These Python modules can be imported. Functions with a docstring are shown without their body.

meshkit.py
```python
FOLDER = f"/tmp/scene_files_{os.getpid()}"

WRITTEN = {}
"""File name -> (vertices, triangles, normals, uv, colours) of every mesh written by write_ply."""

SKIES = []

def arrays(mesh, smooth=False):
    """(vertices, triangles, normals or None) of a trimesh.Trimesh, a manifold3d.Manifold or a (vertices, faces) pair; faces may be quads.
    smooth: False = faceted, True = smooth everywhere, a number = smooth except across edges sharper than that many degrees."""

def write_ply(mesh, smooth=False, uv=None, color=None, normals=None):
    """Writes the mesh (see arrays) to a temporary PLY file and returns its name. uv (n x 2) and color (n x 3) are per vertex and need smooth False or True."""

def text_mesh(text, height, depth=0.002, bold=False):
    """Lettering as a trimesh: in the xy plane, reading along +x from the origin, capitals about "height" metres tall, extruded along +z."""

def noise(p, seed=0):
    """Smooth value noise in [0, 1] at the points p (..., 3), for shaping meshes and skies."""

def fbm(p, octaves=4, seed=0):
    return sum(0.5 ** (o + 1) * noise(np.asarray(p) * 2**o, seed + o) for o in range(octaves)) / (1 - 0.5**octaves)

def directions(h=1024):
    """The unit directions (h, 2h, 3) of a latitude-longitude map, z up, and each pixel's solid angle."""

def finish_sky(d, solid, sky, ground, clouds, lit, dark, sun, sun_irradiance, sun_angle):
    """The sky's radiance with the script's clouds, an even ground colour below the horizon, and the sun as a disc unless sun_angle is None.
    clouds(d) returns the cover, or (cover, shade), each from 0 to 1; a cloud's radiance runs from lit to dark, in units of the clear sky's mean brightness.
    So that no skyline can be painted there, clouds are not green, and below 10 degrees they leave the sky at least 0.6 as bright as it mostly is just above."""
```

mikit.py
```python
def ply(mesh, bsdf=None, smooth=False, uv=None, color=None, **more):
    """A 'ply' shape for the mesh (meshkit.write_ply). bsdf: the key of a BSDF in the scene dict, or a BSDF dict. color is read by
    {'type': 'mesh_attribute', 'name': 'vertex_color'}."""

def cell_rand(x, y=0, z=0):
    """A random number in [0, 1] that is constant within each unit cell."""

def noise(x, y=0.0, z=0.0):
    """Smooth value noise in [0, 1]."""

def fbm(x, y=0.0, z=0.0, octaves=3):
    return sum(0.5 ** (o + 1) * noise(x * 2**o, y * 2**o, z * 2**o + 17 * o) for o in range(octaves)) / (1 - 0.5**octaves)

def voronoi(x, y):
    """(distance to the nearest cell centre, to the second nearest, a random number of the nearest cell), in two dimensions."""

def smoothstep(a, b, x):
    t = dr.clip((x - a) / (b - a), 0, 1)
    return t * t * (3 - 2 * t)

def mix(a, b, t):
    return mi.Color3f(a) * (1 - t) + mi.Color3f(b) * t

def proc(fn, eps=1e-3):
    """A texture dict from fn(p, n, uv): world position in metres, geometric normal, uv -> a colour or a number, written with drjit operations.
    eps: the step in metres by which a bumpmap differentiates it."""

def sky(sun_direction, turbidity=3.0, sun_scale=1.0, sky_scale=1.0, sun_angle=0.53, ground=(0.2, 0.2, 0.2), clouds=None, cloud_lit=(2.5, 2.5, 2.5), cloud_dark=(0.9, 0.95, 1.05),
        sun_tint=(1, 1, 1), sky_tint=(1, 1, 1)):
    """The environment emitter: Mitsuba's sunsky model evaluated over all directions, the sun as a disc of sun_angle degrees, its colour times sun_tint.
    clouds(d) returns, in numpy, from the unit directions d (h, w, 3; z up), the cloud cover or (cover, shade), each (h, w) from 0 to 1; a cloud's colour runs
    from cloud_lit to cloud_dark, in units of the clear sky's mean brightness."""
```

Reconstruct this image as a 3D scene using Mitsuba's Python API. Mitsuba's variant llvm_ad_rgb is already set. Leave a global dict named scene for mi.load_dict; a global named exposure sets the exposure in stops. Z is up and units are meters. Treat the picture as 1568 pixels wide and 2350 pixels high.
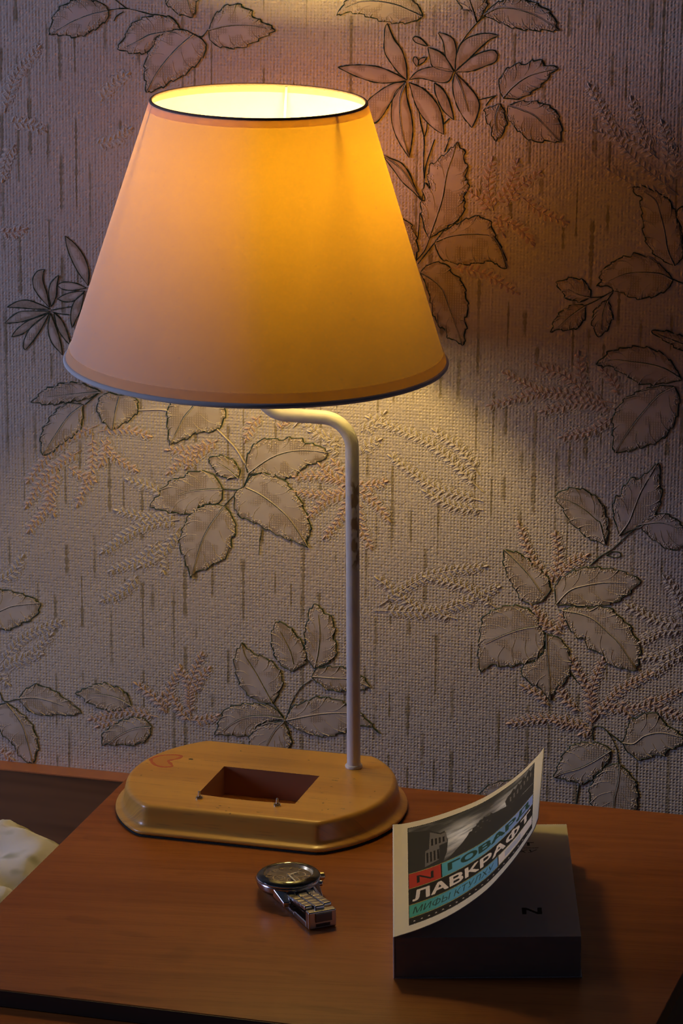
import math
import numpy as np
import trimesh
import manifold3d as m3
import mitsuba as mi
import drjit as dr
import mikit
import meshkit
from mikit import noise, fbm, voronoi, cell_rand, smoothstep, mix
from shapely.geometry import Polygon, Point, LineString, MultiPolygon
from shapely import affinity, union_all, contains_xy, box as sbox
from scipy.spatial import Delaunay

T = mi.ScalarTransform4f
PI = math.pi
scene, labels = {}, {}

# ------------------------------------------------------------------ camera, window light, exposure
exposure = 0.0
BULB = [c * 91.0 for c in (1.0, 0.70, 0.19)]         # radiance of the frosted bulb
DUSK = [c * 13.0 for c in (0.58, 0.68, 1.15)]         # dusk daylight behind the window's net curtain
scene['camera'] = {
    'type': 'thinlens', 'fov': 11.0866, 'fov_axis': 'x', 'aperture_radius': 0.0016, 'focus_distance': 2.26,
    'near_clip': 0.05, 'far_clip': 50.0,
    'to_world': T().look_at(origin=[0.7192, -2.1478, 0.8577], target=[0.7192 - 0.2852, -2.1478 + 0.9155, 0.8577 - 0.2839], up=[-0.0718, 0.2750, 0.9588])}
WIN = dict(x=-2.0, y0=-1.00, y1=-0.45, z0=0.35, z1=1.15)   # the window in the left wall

WALL_Y = 0.115            # wallpapered wall plane; the table's back edge is y = 0, its top z = 0
FLOOR_Z = -0.55


# ------------------------------------------------------------------ helpers
def numbered(name):
    if name not in scene and name not in labels:
        return name
    k = 1
    while f'{name}_{k:03d}' in scene or f'{name}_{k:03d}' in labels:
        k += 1
    return f'{name}_{k:03d}'


def obj(name, mesh, bsdf, parent=None, smooth=False, label=None, **more):
    key = numbered((parent + '__' if parent else '') + name)
    scene[key] = mikit.ply(mesh, bsdf, smooth, **more)
    if label:
        labels.setdefault(key, {})['label'] = label
    return key


def thing(name, label, category, group=None):
    key = numbered(name)
    labels[key] = {'label': label, 'category': category}
    if group:
        labels[key]['group'] = group
    return key


def struct(name, mesh, bsdf, label, smooth=False, **more):
    key = obj(name, mesh, bsdf, None, smooth, **more)
    labels[key] = {'label': label, 'kind': 'structure'}
    return key


def cat(*ms):
    return trimesh.util.concatenate(list(ms))


def box(x0, x1, y0, y1, z0, z1, r=0.0, seg=3):
    """A box, its edges rounded by r."""
    if r <= 0:
        m = trimesh.creation.box(extents=[x1 - x0, y1 - y0, z1 - z0])
        m.apply_translation([(x0 + x1) / 2, (y0 + y1) / 2, (z0 + z1) / 2])
        return m
    s = trimesh.creation.icosphere(subdivisions=1 if seg < 3 else 2, radius=r).vertices
    pts = np.vstack([s + [x, y, z] for x in (x0 + r, x1 - r) for y in (y0 + r, y1 - r) for z in (z0 + r, z1 - r)])
    return trimesh.convex.convex_hull(pts)


def lathe(profile, n=64, centre=(0, 0, 0)):
    """Surface of revolution about z of (radius, z) pairs."""
    p = np.asarray(profile, float)
    a = np.arange(n) * 2 * PI / n
    v = np.stack([p[:, 0][:, None] * np.cos(a), p[:, 0][:, None] * np.sin(a), np.repeat(p[:, 1][:, None], n, 1)], -1)
    v = v.reshape(-1, 3) + centre
    f = []
    for i in range(len(p) - 1):
        j = np.arange(n)
        k = (j + 1) % n
        f.append(np.stack([i * n + j, i * n + k, (i + 1) * n + k, (i + 1) * n + j], -1))
    return trimesh.Trimesh(v, quads(np.vstack(f)), process=False)


def quads(q):
    q = np.asarray(q)
    return np.vstack([q[:, [0, 1, 2]], q[:, [0, 2, 3]]])


def tube(path, r, n=20, caps=True):
    p = np.asarray(path, float)
    t = np.gradient(p, axis=0)
    t /= np.linalg.norm(t, axis=1, keepdims=True)
    ref = np.array([0, 1.0, 0]) if abs(t[0] @ np.array([0, 1.0, 0])) < 0.9 else np.array([1.0, 0, 0])
    a = np.cross(t, ref)
    a /= np.linalg.norm(a, axis=1, keepdims=True)
    b = np.cross(t, a)
    ang = np.arange(n) * 2 * PI / n
    rr = np.broadcast_to(r, (len(p),))
    v = p[:, None] + rr[:, None, None] * (np.cos(ang)[None, :, None] * a[:, None] + np.sin(ang)[None, :, None] * b[:, None])
    v = v.reshape(-1, 3)
    j = np.arange(n)
    k = (j + 1) % n
    f = [quads(np.stack([i * n + j, i * n + k, (i + 1) * n + k, (i + 1) * n + j], -1)) for i in range(len(p) - 1)]
    if caps:
        c0, c1 = len(v), len(v) + 1
        v = np.vstack([v, p[:1], p[-1:]])
        f.append(np.stack([k, j, np.full(n, c0)], -1))
        e = (len(p) - 1) * n
        f.append(np.stack([e + j, e + k, np.full(n, c1)], -1))
    return trimesh.Trimesh(v, np.vstack(f), process=False)


def torus(R, r, centre, n=96, m=14, squash=1.0):
    a = np.arange(m + 1) * 2 * PI / m
    return lathe(np.stack([R + r * np.cos(a), r * squash * np.sin(a)], -1), n, centre)


def catmull(pts, step):
    """Points along a smooth curve through pts, about step apart."""
    p = np.asarray(pts, float)
    if len(p) == 2:
        n = max(2, int(np.linalg.norm(p[1] - p[0]) / step) + 1)
        return p[0] + (p[1] - p[0]) * np.linspace(0, 1, n)[:, None]
    q = np.vstack([2 * p[0] - p[1], p, 2 * p[-1] - p[-2]])
    out = []
    for i in range(1, len(q) - 2):
        n = max(2, int(np.linalg.norm(q[i + 1] - q[i]) / step) + 1)
        t = np.linspace(0, 1, n, endpoint=False)[:, None]
        m1, m2 = (q[i + 1] - q[i - 1]) / 2, (q[i + 2] - q[i]) / 2
        out.append((2 * t**3 - 3 * t**2 + 1) * q[i] + (t**3 - 2 * t**2 + t) * m1 + (-2 * t**3 + 3 * t**2) * q[i + 1] + (t**3 - t**2) * m2)
    return np.vstack(out + [p[-1:]])


def prism(poly, z0, z1):
    parts = [trimesh.creation.extrude_polygon(g, z1 - z0, engine='earcut') for g in getattr(poly, 'geoms', [poly]) if g.area > 0]
    m = cat(*parts)
    m.apply_translation([0, 0, z0])
    return m


def P(fn, eps=1e-3):
    return mikit.proc(fn, eps)


def principled(color, rough=0.5, **k):
    d = {'type': 'principled', 'base_color': color if isinstance(color, dict) else {'type': 'rgb', 'value': list(color)},
         'roughness': rough if isinstance(rough, dict) else float(rough)}
    for a, b in k.items():
        d[a] = b if isinstance(b, dict) else float(b)
    return d


def bumped(b, fn, scale, eps):
    return {'type': 'twosided', 'b': {'type': 'bumpmap', 'arbitrary': P(fn, eps), 'scale': float(scale), 'bsdf': b}}


def two(b):
    return {'type': 'twosided', 'b': b}


# ------------------------------------------------------------------ materials
TILT = 0.0229            # the paper hangs a little out of plumb


def paper_color(p, n, uv):
    x, z = p.x - TILT * p.z, p.z
    base = mi.Color3f(0.66, 0.56, 0.48)
    mott = fbm(x * 9, z * 9, 3.0, 3)
    base = mix(base, mi.Color3f(0.60, 0.505, 0.44), smoothstep(0.45, 0.75, mott))
    # printed slubs: broken vertical dashes in columns
    c = x / 0.0112
    k = dr.floor(c)
    off = (c - k - 0.25 - 0.5 * cell_rand(k, 3.0)) * 0.0112
    seg = noise(z * 42 + 50 * cell_rand(k, 7.0), k * 3.7)
    edge = noise(z * 420, k)
    width = 0.0006 + 0.0013 * cell_rand(k, dr.floor(z * 19 + 9 * cell_rand(k, 2.0)), 5.0)
    dash = smoothstep(0.55, 0.66, seg) * smoothstep(width * (0.5 + edge), width * (0.25 + 0.4 * edge), dr.abs(off + 0.0004 * (noise(z * 60, k) - 0.5)))
    base = mix(base, mi.Color3f(0.25, 0.19, 0.105), 0.8 * dash)
    return base


def leaf_patch(x, z):
    return smoothstep(0.46, 0.62, fbm(x * 130 + 3, z * 130, 1.0, 2))


def leaf_color(p, n, uv):
    """Leaf print: smooth pale middle, linen-hatched brown patches and a torn brown band along the margin; uv.x is millimetres from the margin."""
    d, x, z = uv.x, p.x - TILT * p.z, p.z
    base = mix(mi.Color3f(0.64, 0.54, 0.47), mi.Color3f(0.58, 0.475, 0.39), smoothstep(0.4, 0.65, fbm(x * 60, z * 60, 0.0, 2)))
    gx = smoothstep(0.30, 0.75, 0.5 + 0.5 * dr.cos(2 * PI * x / 0.0017))
    gz = smoothstep(0.40, 0.85, 0.5 + 0.5 * dr.cos(2 * PI * z / 0.0017))
    k = leaf_patch(x, z) * dr.maximum(gx, 0.8 * gz) * 0.55
    margin = smoothstep(4.8, 3.2, d + 4.0 * noise(x * 150, z * 150)) * (0.6 + 0.4 * noise(x * 900, z * 900))
    k = dr.maximum(k, 0.72 * margin)
    return mix(base, mi.Color3f(0.285, 0.185, 0.085), k)


def leaf_height(p, n, uv):
    x, z = p.x - TILT * p.z, p.z
    return 0.16 * leaf_patch(x, z) * (dr.cos(2 * PI * x / 0.0017) + dr.cos(2 * PI * z / 0.0017))


def hatch_height(p, n, uv):
    x, z = p.x, p.z
    return 0.5 + 0.5 * dr.sin(2 * PI * (x * 0.8 - z * 1.1 + 0.0012 * noise(x * 150, z * 150)) / 0.0021)


def frond_height(p, n, uv):
    x, z = p.x, p.z
    return 0.5 + 0.5 * dr.sin(2 * PI * (x * 0.9 + z * 0.7) / 0.0013)


def wood_grain(x, y, scale=1.0):
    """Long streaks along x: 0 light, 1 dark."""
    w = y + 0.012 * fbm(x * 3.0, y * 14.0, 1.0, 2)
    s = fbm(x * 5.0, w * 170.0 * scale, 4.0, 3)
    fine = noise(x * 55.0, w * 1500.0 * scale)
    return s, fine


def table_color(p, n, uv):
    s, fine = wood_grain(p.x + 0.15 * p.y, p.y - 0.15 * p.x + p.z)
    broad = fbm((p.x + 0.15 * p.y) * 3, (p.y - 0.15 * p.x) * 22, 2.0, 2)
    c = mix(mi.Color3f(0.275, 0.084, 0.018), mi.Color3f(0.205, 0.056, 0.012), smoothstep(0.3, 0.75, 0.5 * s + 0.5 * broad))
    c = mix(c, mi.Color3f(0.17, 0.046, 0.012), 0.35 * smoothstep(0.60, 0.8, fine))
    fleck = smoothstep(0.80, 0.9, noise(p.x * 26, p.y * 70, 6.0)) * 0.35
    return mix(c, mi.Color3f(0.15, 0.040, 0.010), fleck)


def maple_color(p, n, uv):
    s, fine = wood_grain(p.x, p.y + 0.7 * p.z, 0.7)
    c = mix(mi.Color3f(0.62, 0.315, 0.050), mi.Color3f(0.54, 0.255, 0.038), smoothstep(0.35, 0.7, s))
    c = mix(c, mi.Color3f(0.40, 0.18, 0.045), 0.5 * smoothstep(0.78, 0.95, fine))
    nick = smoothstep(0.945, 0.96, noise(p.x * 300, p.y * 500, p.z * 500)) * smoothstep(0.6, 0.7, noise(p.x * 40, p.y * 40, 2.0))
    return mix(c, mi.Color3f(0.06, 0.035, 0.02), 0.8 * nick)


def walnut_color(p, n, uv):
    w = p.z + 0.02 * fbm(p.x * 4, p.z * 6, 1.0, 2)
    s = fbm(p.x * 4.0, w * 60.0, 2.0, 3)
    return mix(mi.Color3f(0.20, 0.095, 0.045), mi.Color3f(0.10, 0.045, 0.022), smoothstep(0.3, 0.75, s))


def shade_paper(p, n, uv):
    f = fbm(p.x * 90, p.z * 90, p.y * 90, 3)
    spot = smoothstep(0.93, 0.96, noise(p.x * 260, p.y * 260, p.z * 260))
    c = mix(mi.Color3f(0.335, 0.166, 0.010), mi.Color3f(0.31, 0.151, 0.008), f)
    return mix(c, mi.Color3f(0.16, 0.08, 0.02), 0.6 * spot)


def pole_color(p, n, uv):
    grain = fbm(p.x * 260, p.y * 260, p.z * 130, 3)
    rust = smoothstep(0.42, 0.56, grain) * smoothstep(0.036, 0.026, dr.abs(p.z - 0.192) + 0.016 * grain - 0.008) * smoothstep(0.0645, 0.0662, p.x + 0.002 * (grain - 0.5))
    return mix(mi.Color3f(0.72, 0.69, 0.66), mi.Color3f(0.16, 0.09, 0.04), 0.85 * rust)


def cloth_color(p, n, uv):
    a = fbm(p.x * 24, p.y * 24, p.z * 24, 3)
    b = fbm(p.x * 30 + 7, p.y * 30, p.z * 30 + 3, 3)
    c = mix(mi.Color3f(0.72, 0.71, 0.72), mi.Color3f(0.46, 0.35, 0.17), 0.8 * smoothstep(0.58, 0.68, a))
    return mix(c, mi.Color3f(0.14, 0.17, 0.07), 0.6 * smoothstep(0.66, 0.73, b))


def cover_picture(p, n, uv):
    """Printed monochrome sky with torn clouds; uv in millimetres on the cover."""
    u, v = uv.x, uv.y
    cl = fbm(u * 0.055 + 2, v * 0.10, 3.0, 4)
    streak = fbm(u * 0.03 + v * 0.05, v * 0.16 - u * 0.06, 8.0, 3)
    bank = dr.exp(-dr.square((v - 128 - 0.16 * (u - 40)) / 20.0)) * (0.55 + 0.45 * dr.cos(2 * PI * (u - 44) / 44.0))
    g = 0.04 + 0.80 * bank * smoothstep(0.25, 0.58, 0.5 * cl + 0.5 * streak) + 0.09 * smoothstep(0.45, 0.7, cl)
    return g * mix(mi.Color3f(0.9, 0.95, 0.9), mi.Color3f(1.0, 0.92, 0.80), cl)


def foil_color(p, n, uv):
    """Printed hue ramp from sea green through blue to violet, of even lightness."""
    u = uv.x
    c = mix(mi.Color3f(0.05, 0.30, 0.20), mi.Color3f(0.09, 0.30, 0.40), smoothstep(12.0, 48.0, u))
    return mix(c, mi.Color3f(0.20, 0.26, 0.46), smoothstep(50.0, 100.0, u))


scene['m_paper'] = two(principled(P(paper_color), 0.62, specular=0.35))
scene['m_leaf'] = bumped(principled(P(leaf_color), 0.58, specular=0.35), leaf_height, 0.00028, 1.2e-4)
scene['m_relief'] = bumped(principled((0.65, 0.55, 0.475), 0.6, specular=0.35), hatch_height, 0.00022, 1.5e-4)
scene['m_frond'] = bumped(principled((0.68, 0.58, 0.50), 0.6, specular=0.35), frond_height, 0.00012, 1.2e-4)
scene['m_pink'] = bumped(principled((0.70, 0.49, 0.385), 0.6, specular=0.35), frond_height, 0.00012, 1.2e-4)
scene['m_ridge'] = two(principled((0.66, 0.56, 0.47), 0.55, specular=0.4))
scene['m_ink'] = two(principled((0.022, 0.042, 0.022), 0.55, specular=0.4))
scene['m_plain'] = two({'type': 'diffuse', 'reflectance': {'type': 'rgb', 'value': [0.30, 0.28, 0.26]}})
scene['m_table'] = two(principled(P(table_color), 0.36, specular=0.2))
scene['m_band'] = two(principled((0.035, 0.024, 0.018), 0.5))
scene['m_maple'] = two(principled(P(maple_color), 0.34, specular=0.5, clearcoat=0.9, clearcoat_gloss=0.92))
scene['m_cut'] = two(principled((0.30, 0.125, 0.055), 0.6))
scene['m_felt'] = two(principled((0.012, 0.018, 0.018), 0.9))
scene['m_walnut'] = two(principled(P(walnut_color), 0.45, specular=0.4))
scene['m_oak_edge'] = two(principled((0.42, 0.15, 0.055), 0.4))
scene['m_pole'] = two(principled(P(pole_color), 0.34, specular=0.5))
scene['m_white_metal'] = two(principled((0.70, 0.67, 0.62), 0.35))
scene['m_trim'] = two(principled((0.62, 0.60, 0.60), 0.8, sheen=0.3))
scene['m_rim'] = two(principled((0.17, 0.10, 0.08), 0.7))
scene['m_shade'] = {'type': 'blendbsdf', 'weight': 0.32,
                    'a': {'type': 'principledthin', 'base_color': {'type': 'rgb', 'value': [0.60, 0.57, 0.54]}, 'roughness': 0.9, 'spec_trans': 0.0, 'diff_trans': 0.0, 'eta': 1.3},
                    'b': {'type': 'principledthin', 'base_color': P(shade_paper), 'roughness': 0.9, 'spec_trans': 0.0, 'diff_trans': 2.0, 'eta': 1.3}}
scene['m_hem'] = {'type': 'blendbsdf', 'weight': 0.78,
                  'a': {'type': 'principledthin', 'base_color': {'type': 'rgb', 'value': [0.78, 0.66, 0.52]}, 'roughness': 0.9, 'spec_trans': 0.0, 'diff_trans': 0.0, 'eta': 1.3},
                  'b': {'type': 'principledthin', 'base_color': {'type': 'rgb', 'value': [0.96, 0.74, 0.36]}, 'roughness': 0.9, 'spec_trans': 0.0, 'diff_trans': 2.0, 'eta': 1.3}}
scene['m_tape'] = {'type': 'blendbsdf', 'weight': 0.74,
                   'a': {'type': 'principledthin', 'base_color': {'type': 'rgb', 'value': [0.86, 0.80, 0.76]}, 'roughness': 0.9, 'spec_trans': 0.0, 'diff_trans': 0.0, 'eta': 1.3},
                   'b': {'type': 'principledthin', 'base_color': {'type': 'rgb', 'value': [0.98, 0.84, 0.56]}, 'roughness': 0.9, 'spec_trans': 0.0, 'diff_trans': 2.0, 'eta': 1.3}}
scene['m_steel'] = two(principled((0.46, 0.45, 0.44), 0.22, metallic=1.0))
scene['m_polished'] = two(principled((0.72, 0.71, 0.70), 0.12, metallic=1.0))
scene['m_clasp_reflection'] = two(principled((0.10, 0.11, 0.13), 0.25, metallic=0.9))  # colour of the dark reflection painted on the clasp end
scene['m_black_gloss'] = two(principled((0.012, 0.014, 0.016), 0.12, specular=0.6))
scene['m_dial'] = two(principled((0.045, 0.028, 0.022), 0.35, specular=0.5))
scene['m_gilt'] = two(principled((0.72, 0.58, 0.34), 0.28, metallic=1.0))
scene['m_lume'] = two(principled((0.70, 0.66, 0.55), 0.5))
scene['m_crystal'] = {'type': 'thindielectric', 'int_ior': 1.28}
scene['m_cover'] = two(principled((0.66, 0.57, 0.37), 0.45, specular=0.25))
scene['m_page'] = two(principled((0.62, 0.58, 0.50), 0.8))
scene['m_page_edge'] = two(principled((0.40, 0.38, 0.34), 0.9))
scene['m_cover_back'] = two(principled((0.72, 0.70, 0.66), 0.6))
scene['m_picture'] = two(principled(P(cover_picture), 0.6, specular=0.06))
scene['m_foil'] = two(principled(P(foil_color), 0.6, specular=0.06))
scene['m_print_black'] = two(principled((0.012, 0.011, 0.011), 0.6, specular=0.06))
scene['m_print_grey'] = two(principled((0.030, 0.030, 0.028), 0.6, specular=0.06))
scene['m_print_mist'] = two(principled((0.13, 0.12, 0.105), 0.6, specular=0.06))
scene['m_print_red'] = two(principled((0.40, 0.035, 0.022), 0.6, specular=0.06))
scene['m_print_cream'] = two(principled((0.72, 0.60, 0.44), 0.6, specular=0.06))
scene['m_print_gold'] = two(principled((0.42, 0.36, 0.10), 0.6, specular=0.06))
scene['m_print_green'] = two(principled((0.015, 0.05, 0.035), 0.6, specular=0.06))
scene['m_heart'] = two(principled((0.46, 0.10, 0.035), 0.5))
scene['m_heart_fill'] = two(principled((0.50, 0.215, 0.04), 0.4))
scene['m_cloth'] = two(principled(P(cloth_color), 0.9, sheen=0.2))
scene['m_room'] = two({'type': 'diffuse', 'reflectance': {'type': 'rgb', 'value': [0.085, 0.10, 0.11]}})
scene['m_net'] = two({'type': 'diffuse', 'reflectance': {'type': 'rgb', 'value': [0.6, 0.6, 0.62]}})

# ------------------------------------------------------------------ the room
XL, XR, YF, ZC = -2.0, 1.9, -3.4, 1.95
struct('floor', box(XL, XR, YF, WALL_Y + 0.1, FLOOR_Z - 0.05, FLOOR_Z), 'm_room', 'dark floor of the room, below the nightstand')
struct('ceiling', box(XL, XR, YF, WALL_Y + 0.1, ZC, ZC + 0.05), 'm_room', 'dim ceiling of the room')
struct('wall_right', box(XR, XR + 0.05, YF, WALL_Y + 0.1, FLOOR_Z, ZC), 'm_room', 'dim wall on the right side of the room')
struct('wall_front', box(XL, XR, YF - 0.05, YF, FLOOR_Z, ZC), 'm_room', 'dim wall opposite the wallpaper')
wl = [box(XL - 0.05, XL, YF, WIN['y0'], FLOOR_Z, ZC), box(XL - 0.05, XL, WIN['y1'], WALL_Y + 0.1, FLOOR_Z, ZC),
      box(XL - 0.05, XL, WIN['y0'], WIN['y1'], FLOOR_Z, WIN['z0']), box(XL - 0.05, XL, WIN['y0'], WIN['y1'], WIN['z1'], ZC)]
struct('wall_left', cat(*wl), 'm_room', 'dim wall on the left with a window')
w1 = 'window_1'
labels[w1] = {'label': 'window in the left wall with dusk daylight', 'kind': 'structure'}
fr = [box(XL - 0.04, XL + 0.01, WIN['y0'] - 0.03, WIN['y0'] + 0.02, WIN['z0'] - 0.03, WIN['z1'] + 0.03), box(XL - 0.04, XL + 0.01, WIN['y1'] - 0.02, WIN['y1'] + 0.03, WIN['z0'] - 0.03, WIN['z1'] + 0.03),
      box(XL - 0.04, XL + 0.01, WIN['y0'], WIN['y1'], WIN['z0'] - 0.03, WIN['z0'] + 0.02), box(XL - 0.04, XL + 0.01, WIN['y0'], WIN['y1'], WIN['z1'] - 0.02, WIN['z1'] + 0.03)]
obj('frame', cat(*fr), 'm_white_metal', w1)
pane = trimesh.Trimesh([[XL - 0.02, WIN['y0'], WIN['z0']], [XL - 0.02, WIN['y1'], WIN['z0']], [XL - 0.02, WIN['y1'], WIN['z1']], [XL - 0.02, WIN['y0'], WIN['z1']]], [[0, 1, 2], [0, 2, 3]], process=False)
obj('pane', pane, 'm_net', w1, emitter={'type': 'area', 'radiance': {'type': 'rgb', 'value': DUSK}})

# the papered wall: plaster behind, two strips of paper that meet in a butt seam
struct('wall_back', box(XL, XR, WALL_Y + 0.001, WALL_Y + 0.1, FLOOR_Z, ZC), 'm_plain', 'wall behind the lamp, hung with beige linen-textured leaf wallpaper')


PX_, PZ_ = 0.00238, 0.00226          # spacing of the embossed linen threads


def linen(u0, u1, y, seed):
    """A strip of paper from u0 to u1 (distance along the wall at z = 0), its face an embossed linen weave: raised threads and a small pit in every mesh."""
    r = np.random.default_rng(seed)

    def lines(a, b, pitch, lo, hi):
        n = round((b - a) / pitch)
        pitch = (b - a) / n
        g = a + (np.arange(4 * n + 1) / 4) * pitch
        ph = np.arange(4 * n + 1) % 4
        g = g + np.where(ph == 0, (r.random(len(g)) - 0.5) * 0.00022, 0)
        return np.concatenate([[lo], g, [hi]]), np.concatenate([[0], ph, [0]]), np.concatenate([[0], np.arange(4 * n + 1) // 4, [n]])

    dense0, dense1 = max(u0, -0.2765), min(u1, 0.2945)
    gx, px, cx = lines(dense0, dense1, PX_, min(u0, dense0 - 1e-5), max(u1, dense1 + 1e-5))
    gz, pz, cz = lines(-0.0650, 0.5380, PZ_, -0.30, 0.95)
    prof = np.array([0.0, 0.62, 1.0, 0.62])
    vary = 0.45 + 0.75 * r.random((cx.max() + 1, cz.max() + 1))
    lift = 0.00012 * r.random((len(gx), len(gz))) * ((px[:, None] == 0) | (pz[None] == 0))
    depth = 0.00042 * prof[px][:, None] * prof[pz][None] * vary[cx][:, cz] - lift + 0.00010
    wob = 0.00016 * (r.random((len(gx), len(gz))) - 0.5)
    wob[[0, 1, -2, -1]] = 0
    Z = np.broadcast_to(gz[None], depth.shape) + 0.0
    X = gx[:, None] + wob + TILT * Z
    v = np.stack([X, y + depth, Z], -1).reshape(-1, 3)
    i = np.arange(len(gx) * len(gz)).reshape(len(gx), len(gz))
    return trimesh.Trimesh(v, quads(np.stack([i[:-1, :-1], i[1:, :-1], i[1:, 1:], i[:-1, 1:]], -1).reshape(-1, 4)), process=False)


obj('wallpaper_strip', linen(-0.9, 0.1160, WALL_Y, 11), 'm_paper', 'wall_back', True)
obj('wallpaper_strip', linen(0.11605, 0.9, WALL_Y, 12), 'm_paper', 'wall_back', True)

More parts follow.
